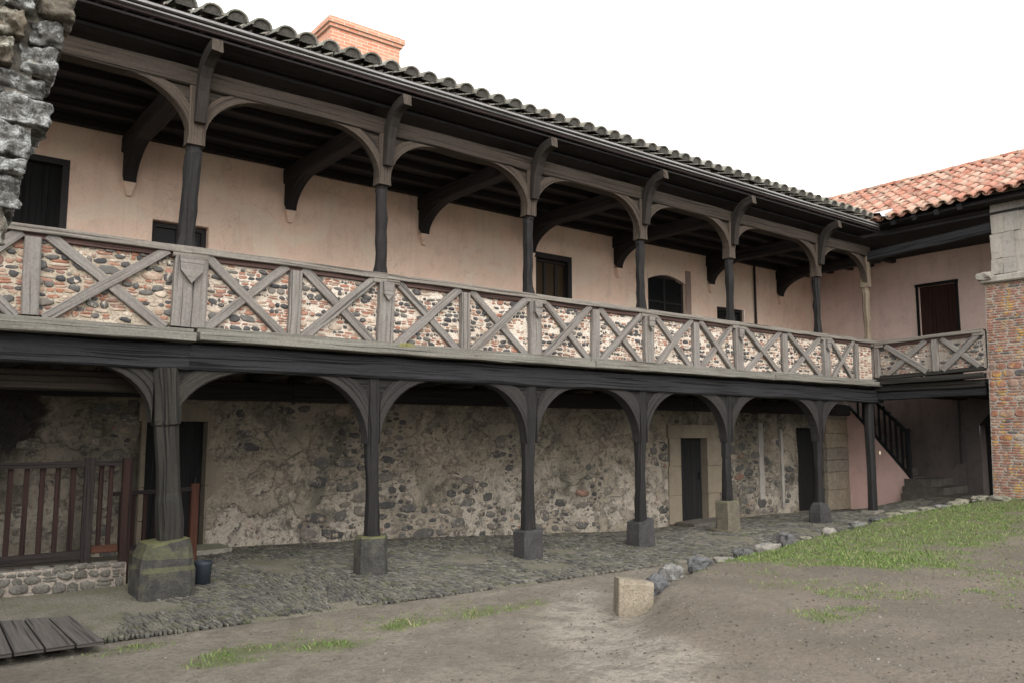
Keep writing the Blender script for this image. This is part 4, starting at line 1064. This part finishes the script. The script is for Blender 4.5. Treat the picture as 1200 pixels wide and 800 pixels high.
f2=empty('short_fence',(3,11.2,.15)); tag(f2,'short red-brown fence behind the thick mossy-footed post, its orange end post by the dark door','fence')
s=MB(); s.bar((2.4,11.2,1.02),(3.33,11.2,1.05),(0,0,1),.05,.07,.6,.001,.001); s.build('rail',W_fence2,f2)
s=MB(); s.bar((2.4,11.2,.35),(3.33,11.2,.36),(0,0,1),.06,.05,.6,.001,.001); s.build('rail',W_fence2,f2)
for k in range(6):
    s=MB(); u=2.5+k*.14; s.bar((u,11.22,.36),(u,11.22,1.02),(1,0,0),.045,.04,.6,.001,.001); s.build('baluster',W_fence,f2)
s=MB(); s.bar((3.38,11.2,.1),(3.38,11.2,1.12),(1,0,0),.10,.09,.6,.001,.001); s.build('end_post',W_fence3,f2)
# plank platform
pk=empty('plank_platform',(1,8.2,0)); tag(pk,'weathered plank platform lying flat on the ground at lower left','platform')
qa,qb,qc,qd=Vector((.25,9.02,.03)),Vector((1.56,8.68,.03)),Vector((1.60,7.47,.03)),Vector((.1,7.52,.03))
for k in range(7):
    f0,f1=k/7+.006,(k+1)/7-.006; s=MB()
    a=qa.lerp(qb,f0);b=qa.lerp(qb,f1);cc=qd.lerp(qc,f1);d=qd.lerp(qc,f0); zz=R(0,.006)
    s.poly([tuple(p+Vector((0,0,zz+.02))) for p in (a,d,cc,b)],(0,0,.03)); L=(d-a).length
    o_=R(0,30); s.uv[0]=[(o_,o_),(o_+L,o_),(o_+L,o_+.2),(o_,o_+.2)]; s.uv[1]=[(o_,o_+.2),(o_+L,o_+.2),(o_+L,o_),(o_,o_)]
    s.build('plank',W_plank,pk)
# bin
s=MB(); n=14
rings=[(.03,.082),(.30,.098),(.335,.106),(.335,.090),(.06,.075)]
for z,r in rings:
    for i in range(n):
        a=6.283*i/n; s.v.append((3.03+r*math.cos(a),9.62+r*math.sin(a),z))
for j in range(len(rings)-1):
    for i in range(n): s.face([j*n+i,j*n+(i+1)%n,(j+1)*n+(i+1)%n,(j+1)*n+i],None,0,True)
s.face(list(range(n-1,-1,-1))); s.face([4*n+i for i in range(n)])
tag(s.build('bucket',F_bin),'small blue-grey bucket tucked behind the huge mossy plinth','bucket')
# doorstep slabs
s=MB(); s.sweep([(3.0,11.9,.16),(3.7,11.85,.165),(4.05,11.9,.155)],(0,1,0),[.5,.52,.4],.09,.15,.012); tag(s.build('doorstep',K_slab),'pale worn doorstep slab below the left dark doorway','doorstep','slabs at the doorways')
s=MB(); s.sweep([(12.9,11.05,-.02),(13.5,11.0,0),(14.2,11.05,-.01)],(0,1,0),[.5,.6,.55],.1,.15,.012); tag(s.build('doorstep',K_step),'dark flat doorstep slab below the stone-framed middle doorway','doorstep','slabs at the doorways')
s=MB(); lump(s,(12.75,9.75,.02),.7,.5,.14,4,2,.2,.6); facet(tag(s.build('loose_slab',K_step),'broken dark slab lying beside the tan mossy plinth','slab'))
# weeds on the sill
def tuft(name,c,n,h,lab,seed):
    r=random.Random(seed); s=MB()
    for i in range(n):
        a=r.uniform(0,6.28); w=.004; hh=h*r.uniform(.4,1); le=hh*r.uniform(.3,1.1); x=c[0]+r.gauss(0,.05); y=c[1]+r.uniform(-.03,.03); b=r.uniform(0,6.28)
        k=len(s.v); s.v+=[(x-w,y,c[2]),(x+w,y,c[2]),(x+w+math.cos(b)*le*.5,y+math.sin(b)*le*.3,c[2]+hh*.7),(x-w+math.cos(b)*le*.5,y+math.sin(b)*le*.3,c[2]+hh*.7),(x+math.cos(b)*le,y+math.sin(b)*le*.5,c[2]+hh)]
        s.face([k,k+1,k+2,k+3]); s.face([k+3,k+2,k+4])
    tag(s.build(name,flat('dry weed '+name+str(seed),(.20,.19,.07),.8)),lab,'weed')
tuft('weed_tuft',(5.33,9.10,2.862),160,.07,'yellowish weed tuft growing on the gallery sill beside the second post','12')
s=MB(); s.box(17.03,9.185,1.36,17.09,9.19,1.43); tag(s.build('paper_tag',F_paper),'small yellowed square tag on the dark corner post','tag')

# ================================================================== RUINED WALL, left foreground
rw=empty('ruined_wall',(-.5,4,0)); tag(rw,'broken wall end of rough lichen-covered stones filling the upper left corner','wall')
core=MB(); A=[]
# solid core set back behind the stones
core.box(-3.0,3.72,-.1,.16,4.3,4.6,0,.02)
core.build('wall_core',MO_earth,rw)
rr=random.Random(11)
z=.05; row=0
while z<4.5:
    h=rr.uniform(.07,.17); 
    edge=lerp_tab(z,[(0,.12),(2.2,.20),(2.45,.30),(2.6,.355),(2.8,.40),(2.95,.43),(3.2,.44),(3.35,.47),(3.5,.42),(3.8,.38),(4.5,.2)])+.06+rr.uniform(-.05,.03)
    cb=MB(); cb.box(-1.25,3.615,z-.005,edge-.07,4.28,z+h*.93+.004,0,.012); cb.build('mortar_fill',MO_ruin,rw)
    x=edge; first=True
    while x>-2.9:
        w=rr.uniform(.12,.26) if first else rr.uniform(.10,.28)
        s=MB(); lump(s,(x-w/2,3.70+rr.uniform(-.04,.04),z+h/2),w*1.02,.36,h*1.04,rr.uniform(0,90),3 if x>-.4 else 2,.15,.82,0,1.7)
        s.build('stone',K_ruin if rr.random()<.55 else K_ruin2,rw)
        x-=w; first=False
        if z<2.2 and x<-.6: break
        if x<-1.2: break
    # stones of the broken end face
    for y in (3.98,4.2):
        s=MB(); w=rr.uniform(.2,.3); lump(s,(edge-.10-rr.uniform(0,.08)-(y-3.9)*.12,y,z+h/2),w,.3,h*1.2,rr.uniform(0,90),1,.16,.45,0,1.7); s.build('stone',K_ruin,rw)
    z+=h*.93; row+=1

# ================================================================== CAMERA, LIGHT, WORLD
cam=bpy.data.cameras.new('camera'); co_=bpy.data.objects.new('camera',cam); COL.objects.link(co_)
co_.location=(0,0,1.72); co_.rotation_euler=(math.radians(90)+math.atan(112/960),0,-math.radians(37.7))
cam.sensor_width=36; cam.lens=28.8; cam.clip_end=2000; cam.clip_start=.05
SC.camera=co_
EL,AZ=33,205        # soft sun behind the cloud, over the viewer's right shoulder
sun=bpy.data.lights.new('sun','SUN'); so=bpy.data.objects.new('sun',sun); COL.objects.link(so)
sun.energy=1.5; sun.angle=math.radians(50); sun.color=(1,.97,.93)
d=Vector((math.sin(math.radians(AZ))*math.cos(math.radians(EL)),math.cos(math.radians(AZ))*math.cos(math.radians(EL)),math.sin(math.radians(EL))))
so.rotation_euler=d.to_track_quat('Z','Y').to_euler()
so.location=d*30
W=bpy.data.worlds.new('World'); SC.world=W; W.use_nodes=True; t=W.node_tree; t.nodes.clear()
sky=nd(t,'ShaderNodeTexSky',sky_type='NISHITA',sun_disc=False,sun_elevation=math.radians(EL),sun_rotation=math.radians(AZ),dust_density=4,air_density=1)
hs=nd(t,'ShaderNodeHueSaturation',{'Color':sky.outputs[0],'Saturation':.25})
mx=nd(t,'ShaderNodeMix',data_type='RGBA'); mx.inputs[0].default_value=.82; t.links.new(hs.outputs[0],mx.inputs[6]); mx.inputs[7].default_value=(10.5,10.6,10.8,1)
bg=nd(t,'ShaderNodeBackground',{'Color':mx.outputs[2],'Strength':.12}); ow=nd(t,'ShaderNodeOutputWorld',{0:bg.outputs[0]})
vs=SC.view_settings; vs.view_transform='Standard'; vs.look='None'; vs.exposure=1.1; vs.gamma=1; vs.use_curve_mapping=False
SC.cycles.max_bounces=6; SC.cycles.diffuse_bounces=4
